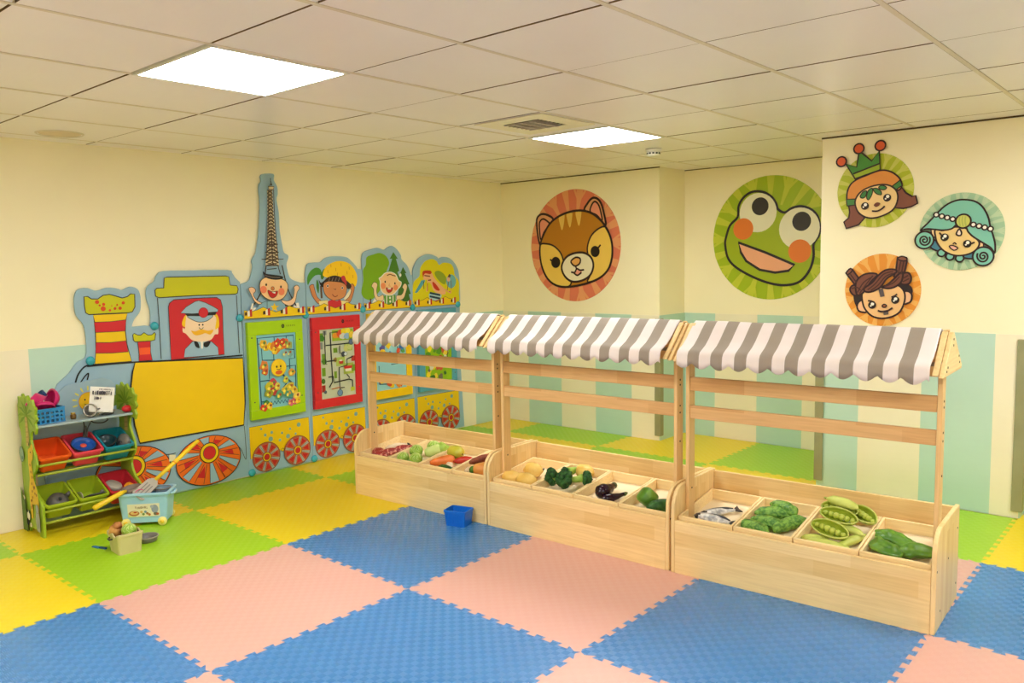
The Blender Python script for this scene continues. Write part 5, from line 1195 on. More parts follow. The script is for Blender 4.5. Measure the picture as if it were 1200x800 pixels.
for y, nm in ((YL0, 0), (YR0-0.015, 1)):
    pn = MB().prism(prof, y, y+0.015, 'y').build('side_panel', M_lime, rack, rb, bevel=0.003)
    A = Art(lambda x, y_: (x, y_), lambda u, v, h, y=y: Vector((u, y-h, v)), 0.0006)
    # palm leaves, trunk
    for a in range(9):
        an = -0.5+a*4.14/8; c = (-1.325, .70); e = (c[0]+.135*math.cos(an), c[1]+.10*math.sin(an)-.015*abs(math.cos(an))); m_ = (c[0]+.075*math.cos(an+.16), c[1]+.065*math.sin(an+.16)); m2 = (c[0]+.075*math.cos(an-.16), c[1]+.065*math.sin(an-.16))
        A.raw([c, m2, e, m_], (122, 158, 28) if a % 2 else (108, 146, 24))
    A.raw([(-1.345, .69), (-1.31, .69), (-1.30, .60), (-1.31, .52), (-1.355, .52), (-1.35, .60)], (196, 168, 96))
    for k in range(5): A.rawline([(-1.35, .54+.03*k), (-1.308, .545+.03*k)], .004, (160, 130, 70))
    if nm == 0:
        # giraffe, grey elephant, panda and flowers printed on the outer face
        A.raw([(-1.33, .50), (-1.29, .52), (-1.25, .50), (-1.26, .455), (-1.29, .43), (-1.275, .34), (-1.23, .28), (-1.215, .20), (-1.225, .08), (-1.25, .08), (-1.26, .18), (-1.31, .18), (-1.325, .09), (-1.35, .09), (-1.36, .25), (-1.335, .33), (-1.34, .43)], (232, 186, 40))
        for k in range(24):
            x, z = rng.uniform(-1.35, -1.24), rng.uniform(.14, .42)
            if z > .32 and (x < -1.33 or x > -1.28): continue
            A.ring((x, z), .009, .008, (156, 92, 34), None, 0, 8)
        A.raw([(-1.28, .53), (-1.245, .545), (-1.235, .52), (-1.255, .50)], (232, 186, 40)); A.ring((-1.285, .49), .006, .006, C_BLK, None, 0, 10); A.ring((-1.30, .535), .010, .006, (60, 40, 30), None, 0, 10)
        A.ring((-1.43, .46), .045, .035, (150, 176, 160), (60, 80, 70), .003, 18); A.ring((-1.42, .44), .012, .010, (90, 120, 110), None, 0, 12)
        A.raw([(-1.26, .03), (-1.215, .03), (-1.205, .10), (-1.22, .15), (-1.26, .15), (-1.275, .10)], (158, 162, 164)); A.ring((-1.24, .165), .026, .024, (166, 170, 172), (90, 90, 90), .002, 14)
        A.ring((-1.385, .10), .030, .026, C_WHT, (40, 40, 40), .003, 16); A.ring((-1.40, .125), .010, .010, C_BLK, None, 0, 10); A.ring((-1.37, .125), .010, .010, C_BLK, None, 0, 10); A.ring((-1.40, .06), .022, .02, C_BLK, None, 0, 12)
        for x, z in ((-1.44, .05), (-1.35, .05), (-1.43, .20)):
            for q in range(5): A.ring((x+.009*math.cos(q*1.257), z+.009*math.sin(q*1.257)), .006, .006, C_WHT, None, 0, 8)
            A.ring((x, z), .005, .005, (240, 200, 40), None, 0, 8)
        A.raw([(-1.475, .0), (-1.40, .0), (-1.42, .18), (-1.475, .26)], (88, 120, 34))
    A.build('printed_animals' if nm == 0 else 'printed_palm', pn, rb)
a0, a1 = YL0+0.0155, YR0-0.0155
bp_ = [(a0, .46), (a0, .66), (-.76, .70), (-.70, .715), (-.655, .745), (-.61, .785), (-.56, .828), (-.50, .836), (-.42, .842), (-.34, .85), (-.29, .83), (a1, .80), (a1, .46)]
bk = MB().prism(bp_, -1.4630, -1.4555, 'x').build('back_panel', M_sky, rack, rb, bevel=.002)
A = Art(lambda x, y: (x, y), lambda u, v, h: Vector((-1.4555+h, u, v)), .0006)
for k in range(9):
    an = -.3+k*3.7/8; c = (-.435, .715)
    A.raw([(c[0]+.068*math.cos(an-.07), c[1]+.068*math.sin(an-.07)), (c[0]+.092*math.cos(an-.05), c[1]+.092*math.sin(an-.05)), (c[0]+.098*math.cos(an), c[1]+.098*math.sin(an)), (c[0]+.092*math.cos(an+.05), c[1]+.092*math.sin(an+.05)), (c[0]+.068*math.cos(an+.07), c[1]+.068*math.sin(an+.07))], (226, 214, 90))
A.ring((-.435, .715), .056, .056, (242, 190, 20), (220, 140, 20), .004, 30)
for dx in (-.02, .02): A.ring((-.435+dx, .727), .006, .005, C_BLK, None, 0, 10)
A.rawline([(-.46, .70), (-.435, .688), (-.41, .70)], .004, C_LINE)
A.ring((-.32, .74), .05, .04, (150, 120, 60), None, 0, 18); A.ring((-.30, .70), .04, .05, (120, 150, 50), None, 0, 16)
A.build('printed_sun', bk, rb)
MB().box(-1.4550, -1.222, a0+.0005, a1-.0005, .630, .643).build('top_shelf', M_shelf, rack, rb, bevel=.003)
for (x, z) in [(-1.226, .412), (-1.262, .350), (-1.186, .150), (-1.190, .084), (-1.440, .455), (-1.440, .205), (-1.43, .33), (-1.43, .085)]:
    MB().tube([(x, a0, z), (x, a1, z)], .0075, 12).build('bar', M_bar, rack, rb)

# ---- tubs and bins
def rr(w, d, r, z, n=5):
    out = []
    for cx, cy, a0_ in ((w/2-r, d/2-r, 0), (-w/2+r, d/2-r, PI/2), (-w/2+r, -d/2+r, PI), (w/2-r, -d/2+r, 1.5*PI)):
        for i in range(n+1):
            a = a0_+PI/2*i/n; out.append(Vector((cx+r*math.cos(a), cy+r*math.sin(a), z)))
    return out
def loops(mb, L, mi=0, M=None, cap0=True, cap1=True):
    n = len(L[0]); vs = [p for l in L for p in l]; fs = []
    for i in range(len(L)-1):
        for k in range(n): fs.append((i*n+k, i*n+(k+1) % n, (i+1)*n+(k+1) % n, (i+1)*n+k))
    if cap0: fs.append(tuple(range(n))[::-1])
    if cap1: fs.append(tuple((len(L)-1)*n+k for k in range(n)))
    return mb.add(vs, fs, mi, False, M)
def tub(w, d, h, taper=.84, r=.018, t=.004, lip=.007, wave=0.0):
    top = lambda ww, dd, z: [Vector((p.x, p.y, p.z+(wave*math.sin(p.x/ww*2*PI*1.5+1) if wave else 0))) for p in rr(ww, dd, r, z, 8)] if not wave else [Vector((p.x, p.y, z+wave*math.cos(p.x/ww*4*PI))) for p in sub(rr(ww, dd, r, z, 8))]
    def sub(P):
        out = []
        for i, p in enumerate(P):
            q = P[(i+1) % len(P)]; k = 8 if (q-p).length > .03 else 1
            for j in range(k): out.append(p.lerp(q, j/k))
        return out
    lo = lambda ww, dd, z: sub(rr(ww, dd, r*.8, z, 8)) if wave else rr(ww, dd, r*.8, z, 8)
    mb = MB()
    loops(mb, [lo(w*taper, d*taper, 0), top(w, d, h-.014), top(w+2*lip, d+2*lip, h-.013), top(w+2*lip, d+2*lip, h-.001), top(w+2*lip-.004, d+2*lip-.004, h), top(w-2*t, d-2*t, h), lo(w*taper-2*t, d*taper-2*t, t)])
    return mb
M_slot = {}
def bin_(key, label, c, yc, tier):
    m = mat('bin_'+key, c, rough=.32, c2=tuple(v*.97 for v in c), spec=.4)
    x, z = (-1.352, .396) if tier else (-1.312, .128)
    M = Matrix.Translation((x, yc, z)) @ Matrix.Rotation(.40, 4, 'Y')
    t = thing('storage_bin', label, 'storage bin', M=M, group='plastic bins on the toy rack')
    tub(.205, .162, .105, .82).build('body', m, t)
    return M
B1 = bin_('orange', 'empty-looking orange plastic bin on the upper tier of the toy rack', (236, 92, 30), -.722, 1)
B2 = bin_('pink', 'coral pink plastic bin holding the blue toy pan', (232, 74, 92), -.540, 1)
B3 = bin_('teal', 'turquoise plastic bin on the upper tier of the rack', (30, 140, 160), -.358, 1)
B4 = bin_('lime', 'lime plastic bin holding a grey toy pot on the lower tier', (158, 178, 36), -.722, 0)
B5 = bin_('lime', 'lime plastic bin holding the black toy grill rack', (158, 178, 36), -.540, 0)
B6 = bin_('crimson', 'crimson plastic bin on the lower tier behind the toy cart', (196, 44, 56), -.358, 0)
M_grey = mat('toy_grey', (120, 116, 108), rough=.35, c2=(110, 106, 98)); M_dgrey = mat('toy_dark_grey', (56, 56, 58), rough=.4); M_lgrey = mat('toy_light_grey', (168, 160, 146), rough=.35)
M_blue = mat('toy_blue', (36, 84, 168), rough=.3); M_yel = mat('toy_yellow', (238, 200, 40), rough=.35); M_pink = mat('toy_magenta', (206, 30, 110), rough=.35); M_red = mat('toy_red', (206, 36, 44), rough=.3); M_orange = mat('toy_orange', (236, 150, 30), rough=.4)
def pan_prof(r, h, t=.003): return [(0, 0), (r*.8, 0), (r*.86, .004), (r, h), (r-t, h), (r*.86-t, t+.004), (r*.8-t, t), (0, t)]
def put_m(t, M): t.matrix_world = M; return t
def T_(x, y, z): return Matrix.Translation((x, y, z))
def R_(a, ax): return Matrix.Rotation(a, 4, ax)
# blue pan
t = thing('toy_pan', 'blue toy frying pan with grey rim and dark handle in the pink bin', 'toy pan', M=B2 @ T_(.018, .0, .082) @ R_(.12, 'Y') @ R_(2.75, 'Z'))
MB().lathe(pan_prof(.068, .022)).build('pan', M_blue, t); MB().ring_lathe([(.066, .018), (.071, .018), (.071, .025), (.066, .025)], 32).build('rim', M_dgrey, t)
MB().tube([(.066, 0, .020), (.095, 0, .030), (.150, 0, .040)], [.008, .010, .009], 10).build('handle', M_dgrey, t); MB().ball((.005, 0, .008), .018, sc=(1, 1, .4)).build('printed_spot', mat('toy_salmon', (226, 90, 70)), t)
# teal bin
t = thing('toy_bowl', 'dark toy bowl lying in the turquoise bin', 'toy bowl', M=B3 @ T_(-.01, -.03, .038) @ R_(.2, 'X')); MB().lathe([(0, 0), (.03, 0), (.052, .02), (.058, .045), (.054, .045), (.048, .022), (.028, .005), (0, .004)]).build('bowl', mat('bowl_dark_teal', (28, 60, 68), rough=.3), t); MB().ring_lathe([(.055, .042), (.062, .042), (.062, .048), (.055, .048)]).build('rim', M_dgrey, t)
t = thing('toy_saucer', 'grey toy saucer leaning at the end of the turquoise bin', 'toy saucer', M=B3 @ T_(.03, .052, .078) @ R_(1.15, 'X') @ R_(.3, 'Y')); MB().lathe([(0, .014), (.03, .010), (.05, 0), (.053, .002), (.032, .014), (0, .018)][::-1]).build('plate', M_grey, t); MB().lathe([(.004, .016), (.005, .026), (.010, .028), (.009, .034), (0, .035)], 14).build('knob', M_dgrey, t)
# lime bins
t = thing('toy_pot', 'dark grey toy pot tipped over in the lime bin at the rack end', 'toy pot', M=B4 @ T_(.03, .005, .058) @ R_(.5, 'Y') @ R_(.5, 'Z')); MB().lathe([(0, .040), (.03, .042), (.055, .025), (.060, 0), (.060, -.012), (.050, -.030), (0, -.032)][::-1], 28).build('pot', mat('toy_iron', (84, 80, 74), rough=.4), t); MB().tube([(.0, .055, .01), (.0, .080, .018), (.0, .10, .016)], [.014, .013, .010], 10).build('spout', mat('toy_iron', (84, 80, 74)), t); MB().lathe([(.006, .04), (.010, .052), (0, .056)], 12).build('knob', M_dgrey, t)
t = thing('toy_grill_rack', 'black toy grill rack standing in the second lime bin', 'toy grill', M=B5 @ T_(.035, .025, .062) @ R_(-.75, 'Y'))
mb = MB(); mb.box(-.055, .055, -.05, -.044, -.003, .003); mb.box(-.055, .055, .044, .05, -.003, .003); mb.box(-.055, -.049, -.044, .044, -.003, .003); mb.box(.049, .055, -.044, .044, -.003, .003); mb.build('frame', M_dgrey, t)
mb = MB(); [mb.box(-.049, .049, -.036+.012*k-.0025, -.036+.012*k+.0025, -.002, .002) for k in range(7)]; [mb.box(-.04+.016*k-.002, -.04+.016*k+.002, -.044, .044, -.0035, -.0015) for k in range(6)]; mb.build('grid', M_dgrey, t); mb = MB(); [mb.tube([(-.055, y, 0), (-.07, y, 0), (-.076, y+.012, 0)], .003, 8) for y in (-.03, .02)]; mb.build('hook', M_dgrey, t)
t = thing('toy_plate', 'pale toy plate on edge in the second lime bin', 'toy plate', M=B5 @ T_(.042, -.055, .050) @ R_(1.35, 'X')); MB().lathe([(0, 0), (.03, 0), (.048, .006), (.048, .008), (.03, .003), (0, .003)]).build('plate', mat('plate_lime', (190, 200, 120)), t); MB().ring_lathe([(.046, .005), (.050, .006), (.050, .010), (.046, .010)]).build('rim', M_lgrey, t)
# crimson bin
t = thing('toy_pan', 'light grey toy pan lying bottom up in the crimson bin', 'toy pan', M=B6 @ T_(.0, -.025, .088) @ R_(PI-.25, 'X') @ R_(1.1, 'Z')); MB().lathe(pan_prof(.056, .024)).build('pan', M_lgrey, t); MB().tube([(.054, 0, .018), (.085, 0, .022), (.11, 0, .024)], [.007, .009, .008], 10).build('handle', M_grey, t)
t = thing('toy_block', 'orange toy block poking out of the crimson bin', 'toy block', M=B6 @ T_(.060, .045, .082) @ R_(.5, 'Z') @ R_(.4, 'X')); MB().prism([(-.03, -.018), (.03, -.018), (.03, .010), (.018, .022), (-.018, .022), (-.03, .010)], -.018, .018, 'z').build('block', M_orange, t, bevel=.003); MB().lathe([(.010, .018), (.010, .023), (0, .024)], 14).build('stud', M_orange, t)

# ---- on the rack's top shelf
SZ = .644
M = T_(-1.325, -.730, SZ) @ R_(.12, 'Z')
t = thing('toy_basket', 'blue slatted toy basket full of magenta pots on the rack top', 'toy basket', M=M)
M_bb = mat('basket_blue', (44, 138, 196), rough=.35)
mb = MB(); W_, D_, H_ = .085, .062, .085      # half sizes
mb.box(-D_, D_, -W_, W_, 0, .005)
for z in (.022, .045, .068): mb.box(D_-.003, D_, -W_, W_, z, z+.010); mb.box(-D_, -D_+.003, -W_, W_, z, z+.010); mb.box(-D_, D_, -W_, -W_+.003, z, z+.010); mb.box(-D_, D_, W_-.003, W_, z, z+.010)
for k in range(7):
    y = -W_+k*(2*W_-.010)/6; mb.box(D_-.004, D_-.001, y, y+.010, 0, H_); mb.box(-D_+.001, -D_+.004, y, y+.010, 0, H_)
for k in range(5):
    x = -D_+k*(2*D_-.010)/4; mb.box(x, x+.010, -W_+.001, -W_+.004, 0, H_); mb.box(x, x+.010, W_-.004, W_-.001, 0, H_)
mb.build('body', M_bb, t)
mb = MB(); loops(mb, [rr(2*D_+.008, 2*W_+.008, .01, H_-.006), rr(2*D_+.008, 2*W_+.008, .01, H_+.003), rr(2*D_-.008, 2*W_-.008, .01, H_+.003), rr(2*D_-.008, 2*W_-.008, .01, H_-.006), rr(2*D_+.008, 2*W_+.008, .01, H_-.006)], cap0=False, cap1=False); mb.build('rim', M_bb, t)
potp = [(0, 0), (.040, 0), (.046, .006), (.058, .052), (.066, .054), (.066, .058), (.054, .058), (.042, .008), (.036, .004), (0, .004)]
t = thing('toy_pot', 'magenta toy pot tilted highest on the blue basket', 'toy pot', M=M @ T_(-.005, -.072, .150) @ R_(.75, 'X') @ R_(PI-.35, 'Y')); MB().lathe(potp).build('pot', M_pink, t); MB().tube([(.060, -.02, .05), (.085, 0, .052), (.060, .02, .05)], .006, 8).build('handle', M_pink, t)
t = thing('toy_pan', 'magenta shallow toy pan lying on the front of the blue basket', 'toy pan', M=M @ T_(.030, -.022, .108) @ R_(PI-.5, 'Y') @ R_(.2, 'X')); MB().lathe(pan_prof(.066, .026)).build('pan', M_pink, t); MB().tube([(0, .062, .02), (0, .085, .022), (0, .11, .022)], [.007, .008, .006], 8).build('handle', M_pink, t)
t = thing('toy_bowl', 'magenta toy bowl standing on edge at the end of the blue basket', 'toy bowl', M=M @ T_(.0, .058, .128) @ R_(1.25, 'X') @ R_(.3, 'Z')); MB().lathe([(0, -.02), (.034, -.016), (.052, .004), (.056, .022), (.052, .022), (.047, .004), (.03, -.011), (0, -.015)]).build('bowl', M_pink, t); MB().ring_lathe([(.05, .018), (.06, .018), (.06, .024), (.05, .024)]).build('rim', M_pink, t)
t = thing('toy_cup', 'navy toy cup between the magenta pots', 'toy cup', M=M @ T_(-.018, .018, .145) @ R_(.8, 'X')); MB().lathe([(0, 0), (.018, 0), (.024, .04), (.020, .04), (.015, .004), (0, .004)]).build('cup', mat('toy_navy', (26, 62, 110), rough=.3), t); MB().tube([(.022, 0, .032), (.040, 0, .028), (.038, 0, .012), (.019, 0, .010)], .004, 8).build('handle', mat('toy_navy', (26, 62, 110)), t)
t = thing('toy_jar', 'small brown toy jar on the rack top beside the blue basket', 'toy jar', loc=(-1.30, -.585, SZ)); MB().lathe([(0, 0), (.014, 0), (.016, .006), (.016, .024), (.012, .03), (0, .03)], 20).build('jar', mat('toy_brown', (110, 76, 30), rough=.3), t); MB().lathe([(.013, .030), (.013, .038), (0, .039)], 20).build('lid', mat('toy_gold', (196, 160, 60), rough=.35), t)
t = thing('toy_pot', 'shiny grey toy pot on its side under the printed sun', 'toy pot', M=T_(-1.288, -.490, SZ+.034) @ R_(1.2, 'Y') @ R_(.4, 'X')); MB().lathe([(0, -.03), (.028, -.028), (.034, -.015), (.036, .030), (.040, .032), (.032, .032), (.030, -.012), (.022, -.022), (0, -.024)]).build('pot', mat('toy_steel', (176, 172, 164), rough=.22, metal=.7), t); MB().tube([(.0, .034, .02), (.0, .052, .02), (.0, .052, -.004), (.0, .034, -.006)], .004, 8).build('handle', M_dgrey, t)
t = thing('toy_pan', 'black toy pan with steel rim next to the shiny pot', 'toy pan', M=T_(-1.285, -.395, SZ+.001) @ R_(-.9, 'Z')); MB().lathe(pan_prof(.042, .022)).build('pan', M_dgrey, t); MB().tube([(.040, 0, .018), (.065, 0, .020), (.09, 0, .020)], [.005, .007, .006], 8).build('handle', M_grey, t); MB().ring_lathe([(.041, .019), (.045, .019), (.045, .024), (.041, .024)]).build('rim', M_lgrey, t)
# notice sheet in a small stand
Mn = T_(-1.262, -.440, SZ+.034) @ R_(PI/2-.15, 'Z') @ R_(-.12, 'X') @ R_(.16, 'Y')
t = thing('notice_card', 'white notice card propped on the rack top with two dark headline bars', 'notice', M=Mn)
MB().box(-.068, .068, -.0015, .0015, 0, .142).build('card', mat('card_white', (236, 232, 226), rough=.5), t)
A = Art(lambda x, y: (x, y), lambda u, v, h: Vector((u, -.0015-h, v)), .0004)
INK = (58, 52, 66)
def glyphs(x0, x1, z, h, n, c, sd):
    r_ = random.Random(sd); w = (x1-x0)/n
    for i in range(n):
        a = x0+i*w; b = a+w*.72
        if r_.random() < .7: A.rawline([(a, z+h), (b, z+h)], h*.2, c)
        A.rawline([((a+b)/2, z), ((a+b)/2, z+h)], h*.2, c)
        if r_.random() < .8: A.rawline([(a, z+h*.5), (b, z+h*.5)], h*.18, c)
        if r_.random() < .6: A.rawline([(a, z), (b, z)], h*.2, c)
        if r_.random() < .5: A.rawline([(a, z), (a, z+h)], h*.2, c)
        if r_.random() < .4: A.rawline([(b, z), (b, z+h)], h*.2, c)
glyphs(-.018, .055, .124, .007, 10, (110, 104, 110), 1); glyphs(-.055, .055, .096, .020, 9, INK, 2); glyphs(-.046, -.004, .064, .016, 4, INK, 3)
A.build('printed_text', t)
MB().box(-.062, .082, -.018, .018, -.0195, -.0025).build('stand', M_white, t, bevel=.002) if False else MB().box(-.066, .066, -.014, .014, -.010, -.0005).build('stand', M_white, t, bevel=.002)
t = thing('toy_tomato', 'red toy tomato beside the notice card on the rack top', 'toy tomato', loc=(-1.265, -.283, SZ)); MB().ball((0, 0, .022), .026, sc=(1, 1.25, .85), bump=.002, bfreq=20).build('body', M_red, t); MB().tube([(0, 0, .042), (.002, 0, .052)], [.005, .003], 8).build('stem', P_grn, t)
t = thing('bag_strap', 'black looped strap hanging under the rack top shelf', 'strap', loc=(-1.30, -.50, .629)); MB().tube(catmull([(0, -.03, 0), (.03, -.035, -.055), (.035, -.03, -.10), (.03, -.02, -.05), (.03, .0, -.015)], False, 8), .004, 8).build('loop', M_dgrey, t); MB().tube(catmull([(.02, .0, -.002), (.03, .02, -.02), (.03, .07, -.028), (.03, .10, -.014), (.02, .085, .0)], False, 8), .004, 8).build('loop', M_dgrey, t)

# ================================================================= toy cart
ang = .865
Mc = T_(-1.012, -.305, 0) @ R_(ang, 'Z')
cart = thing('toy_cart', 'pale blue wheeled toy cart box with picture label, full of pans', 'toy cart', M=Mc)
M_cb = mat('cart_blue', (160, 204, 230), rough=.35, c2=(155, 199, 225))
mb = tub(.282, .180, .180, .88, .02, .005, .010)
for p in mb.v: p.z += .022
mb.build('body', M_cb, cart)
for x in (-.148, .148): MB().tube([(x, -.045, .186), (x+math.copysign(.012, x), -.03, .180), (x+math.copysign(.012, x), .03, .180), (x, .045, .186)], .008, 10).build('handle', M_cb, cart)
mt_ = math.atan2(.0108, .180)
Ml = T_(0, -.0822, .030) @ R_(mt_, 'X')
MB().box(-.088, .092, -.0025, -.0005, .030, .108, 0, Ml).build('label', mat('label_cream', (236, 228, 196), rough=.5), cart)
A = Art(lambda x, y: (x, y), lambda u, v, h: Ml @ Vector((u, -.0026-h, v)), .0003)
A.raw([(-.088, .030), (-.04, .030), (-.05, .05), (-.088, .056)], (206, 214, 150)); A.ring((-.052, .052), .016, .030, (180, 106, 60), None, 0, 18); A.ring((-.052, .055), .010, .022, (230, 190, 120), None, 0, 16); A.ring((-.046, .058), .004, .010, (190, 60, 40), None, 0, 12)
A.ring((.066, .075), .026, .020, (150, 158, 176), None, 0, 16); A.ring((.05, .09), .010, .010, (170, 176, 190), None, 0, 12); A.ring((.07, .045), .010, .014, (120, 110, 90), None, 0, 12)
for x, z, c in [(0, .046, (120, 140, 80)), (.022, .05, (170, 120, 70)), (.012, .06, (120, 150, 170)), (.034, .042, (200, 120, 60)), (-.01, .06, (210, 170, 90)), (.08, .044, (190, 90, 50))]: A.ring((x, z), .008, .008, c, None, 0, 10)
glyphs(-.045, .03, .082, .012, 7, (150, 130, 100), 5)
A.build('printed_label', cart)
for x, y in ((-.10, -.078), (.105, -.078), (-.10, .078), (.105, .078)):
    w = MB().lathe([(0, -.008), (.024, -.008), (.026, -.004), (.026, .004), (.024, .008), (0, .008)], 24, M=T_(x, y+math.copysign(.010, y), .027) @ R_(PI/2, 'X')).build('wheel', mat('wheel_cream', (240, 222, 130), rough=.4), cart)
    MB().lathe([(.012, .0), (.012, .0105), (.0, .0115)], 16, M=T_(x, y+math.copysign(.010, y), .027) @ R_(PI/2 if y < 0 else -PI/2, 'X')).build('hub', mat('wheel_hub', (248, 206, 60)), w)
# things in the cart
def world_dir(p, q): return (Vector(q)-Vector(p))
hb = Mc @ Vector((.040, -.01, .245)); he = on_x(232, 516, -1.02)
t = thing('toy_spatula', 'grey toy spatula whose long yellow handle leans up towards the wheel', 'toy spatula', loc=hb)
d_ = (he-hb); L_ = d_.length; dn = d_.normalized()
MB().tube([dn*.02, dn*(L_*.5), dn*L_], [.011, .013, .012], 12).build('handle', M_yel, t)
MB().tube([dn*(L_*.45), dn*(L_*.47)], [.0135, .0135], 12).build('ring', M_orange, t)
q = dn.to_track_quat('X', 'Z').to_matrix().to_4x4()
mb = MB(); mb.prism([(-.125, -.030), (-.115, -.042), (.0, -.036), (.028, -.012), (.028, .012), (.0, .036), (-.115, .042), (-.125, .030)], -.004, .004, 'z', M=q @ R_(.75, 'X')); mb.build('blade', M_lgrey, t, bevel=.002)
mb = MB(); [mb.box(-.10, -.02, y-.003, y+.003, .0042, .0056, 0, q @ R_(.75, 'X')) for y in (-.018, 0, .018)]; mb.build('slot', M_grey, t)
he2 = on_z(111, 595, .19); hb2 = Mc @ Vector((-.075, -.02, .200))
t = thing('toy_pan', 'grey brown toy pan in the cart, its yellow handle sticking out over the end', 'toy pan', loc=hb2)
MB().lathe(pan_prof(.058, .026), M=R_(.15, 'X')).build('pan', mat('toy_taupe', (128, 112, 100), rough=.35), t)
d_ = he2-hb2; dn = d_.normalized(); MB().tube([dn*.055+Vector((0, 0, .018)), dn*.10+Vector((0, 0, .018)), d_], [.009, .014, .015], 12).build('handle', M_yel, t)
t = thing('toy_cup', 'magenta toy cup lying at the front of the cart', 'toy cup', M=Mc @ T_(-.025, -.052, .188) @ R_(1.3, 'X') @ R_(.4, 'Y')); MB().lathe([(0, -.02), (.024, -.02), (.030, .02), (.026, .02), (.020, -.015), (0, -.015)]).build('cup', M_pink, t); MB().tube([(.028, 0, .014), (.044, 0, .010), (.042, 0, -.008), (.025, 0, -.012)], .004, 8).build('handle', M_pink, t)
t = thing('toy_bowl', 'blue grey toy bowl at the far end of the cart', 'toy bowl', M=Mc @ T_(.090, .01, .168)); MB().lathe([(0, 0), (.024, 0), (.040, .02), (.044, .038), (.040, .038), (.035, .02), (.02, .005), (0, .004)]).build('bowl', mat('bowl_slate', (116, 140, 160), rough=.35), t); MB().ring_lathe([(.041, .034), (.047, .034), (.047, .040), (.041, .040)]).build('rim', M_grey, t)
t = thing('toy_board', 'terracotta toy chopping board across the back of the cart', 'toy board', M=Mc @ T_(-.055, .052, .200) @ R_(.35, 'X')); MB().prism([(-.07, -.03), (.06, -.03), (.07, -.02), (.07, .02), (.06, .03), (-.07, .03)], -.004, .004, 'z').build('board', mat('board_terracotta', (206, 112, 66), rough=.45), t, bevel=.002); MB().prism([(.07, -.008), (.10, -.008), (.104, 0), (.10, .008), (.07, .008)], -.003, .003, 'z').build('handle', mat('board_terracotta', (206, 112, 66)), t)

# ================================================================= basket of vegetables, pan and knife on the mat
Mb = T_(-.612, -.612, 0) @ R_(-.06, 'Z')
bs = thing('toy_bucket', 'beige wavy-rimmed plastic basket of vegetables on the green mat', 'basket', M=Mb)
M_be = mat('bucket_beige', (204, 190, 138), rough=.4, c2=(196, 182, 130))
tub(.155, .135, .105, .88, .018, .004, .004, wave=.008).build('body', M_be, bs)
for y in (-.074,): MB().tube([(-.02, y, .085), (-.012, y-.012, .082), (.012, y-.012, .082), (.02, y, .085)], .005, 8).build('handle', M_dgrey, bs)
t = thing('play_vegetable', 'golden brown knobbly play vegetable standing in the beige basket', 'play vegetable', M=Mb @ T_(-.035, -.035, .112)); mb = MB(); mb.ball((0, 0, 0), .036, sc=(1, 1, 1.0), bump=.006, bfreq=14, seed=2); mb.build('body', pm('bread', (206, 152, 82), (160, 96, 48), 18, .5, .15), t); MB().ball((.014, .006, .030), .024, sc=(1.1, 1, .8), bump=.005, bfreq=16, seed=3).build('knot', pm('bread2', (190, 130, 70), (150, 84, 44), 18, .5, .15), t)
t = thing('cabbage', 'small green cabbage with pale veins in the beige basket', 'cabbage', M=Mb @ T_(.018, .014, .078))
for pn, mb, m in cabbage(.038, 3): mb.build(pn, m, t)
t = thing('potato', 'small tan potato at the corner of the beige basket', 'potato', M=Mb @ T_(-.02, .048, .105)); MB().ball((0, 0, 0), .022, sc=(1.1, .9, 1.1), bump=.004, bfreq=18, seed=5).build('body', pm('tan_potato', (206, 160, 96), (180, 130, 70), 12, .5), t); MB().ball((.016, -.006, .012), .004, 8, 6).build('bud', P_dark, t)
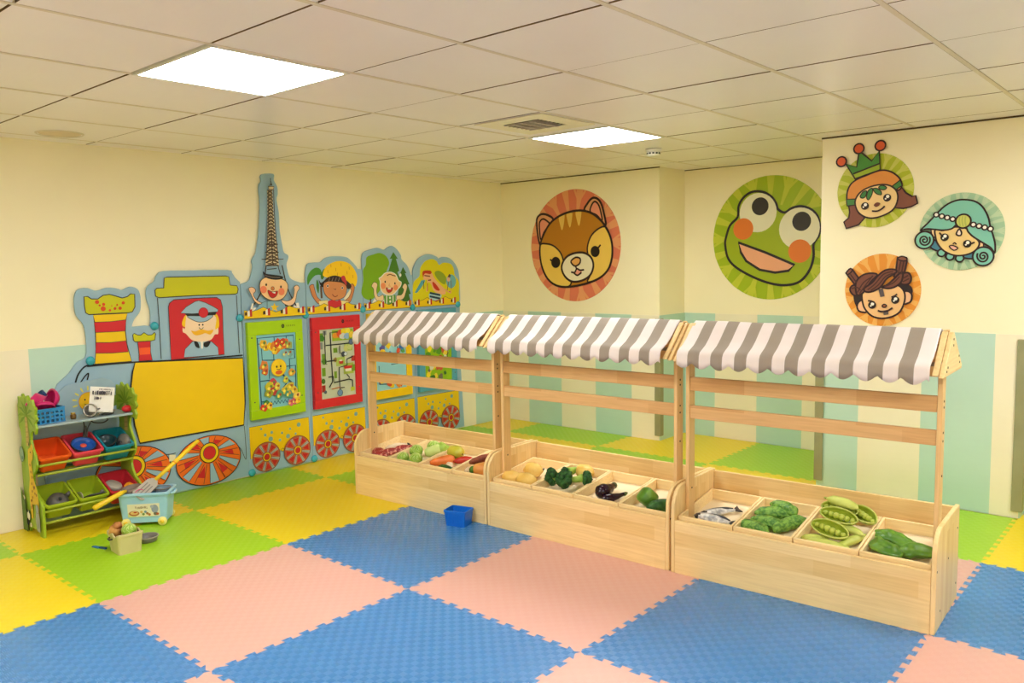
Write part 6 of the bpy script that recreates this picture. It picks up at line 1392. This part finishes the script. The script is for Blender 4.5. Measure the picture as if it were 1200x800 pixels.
t = thing('toy_pan', 'round grey toy pan on the green mat behind the beige basket', 'toy pan', loc=(-.668, -.470, .0005)); MB().lathe(pan_prof(.058, .030)).build('pan', M_grey, t); MB().ring_lathe([(.056, .027), (.061, .027), (.061, .032), (.056, .032)]).build('rim', M_lgrey, t)
t = thing('toy_knife', 'blue toy knife lying on the mat beside the beige basket', 'toy knife', loc=(-.765, -.690, .0005), rz=.30); MB().prism([(-.055, -.008), (.0, -.010), (.0, .010), (-.045, .012), (-.055, .004)], 0, .004, 'z').build('blade', mat('knife_blue', (40, 110, 176), rough=.35), t, bevel=.001); MB().prism([(.0, -.007), (.05, -.008), (.055, 0), (.05, .008), (.0, .007)], 0, .008, 'z').build('handle', mat('knife_navy', (28, 78, 140), rough=.35), t, bevel=.002)

# ---- blue box in front of the first stall
t = thing('plastic_box', 'small open bright blue plastic box on the blue mat by the stall', 'plastic box', M=T_(.507, .832, .0005) @ R_(.28, 'Z'))
mB = mat('box_blue', (18, 110, 214), rough=.35, c2=(16, 104, 206))
tub(.140, .108, .093, .88, .010, .003, .003).build('body', mB, t)
mb = MB()
for k in range(9):
    x = -.052+.013*k; mb.box(x-.0012, x+.0012, -.0025, 0, .006, .074, 0, T_(0, -.0478, 0) @ R_(.083, 'X') )
mb.build('rib', mB, t)

# ================================================================= camera, light, picture
sc = bpy.context.scene
cd = bpy.data.cameras.new('camera'); cam = bpy.data.objects.new('camera', cd); COL.objects.link(cam)
m3 = Matrix((CR, CU, -CF)).transposed(); cam.matrix_world = Matrix.Translation(CAM) @ m3.to_4x4()
cd.sensor_width = 36.0; cd.lens = FPX/1200*36.0; cd.clip_start = 0.05
sc.camera = cam
w = bpy.data.worlds.new('world'); sc.world = w; w.use_nodes = True
w.node_tree.nodes['Background'].inputs[0].default_value = (0.9, 0.9, 1.0, 1); w.node_tree.nodes['Background'].inputs[1].default_value = 0.05
sc.view_settings.view_transform = 'Standard'; sc.view_settings.look = 'None'; sc.view_settings.gamma = 1.0; sc.view_settings.exposure = EXPO
sc.view_settings.use_curve_mapping = False
sc.cycles.use_denoising = True; sc.cycles.max_bounces = 10; sc.cycles.diffuse_bounces = 6; sc.cycles.glossy_bounces = 4
sc.cycles.sample_clamp_indirect = 6.0
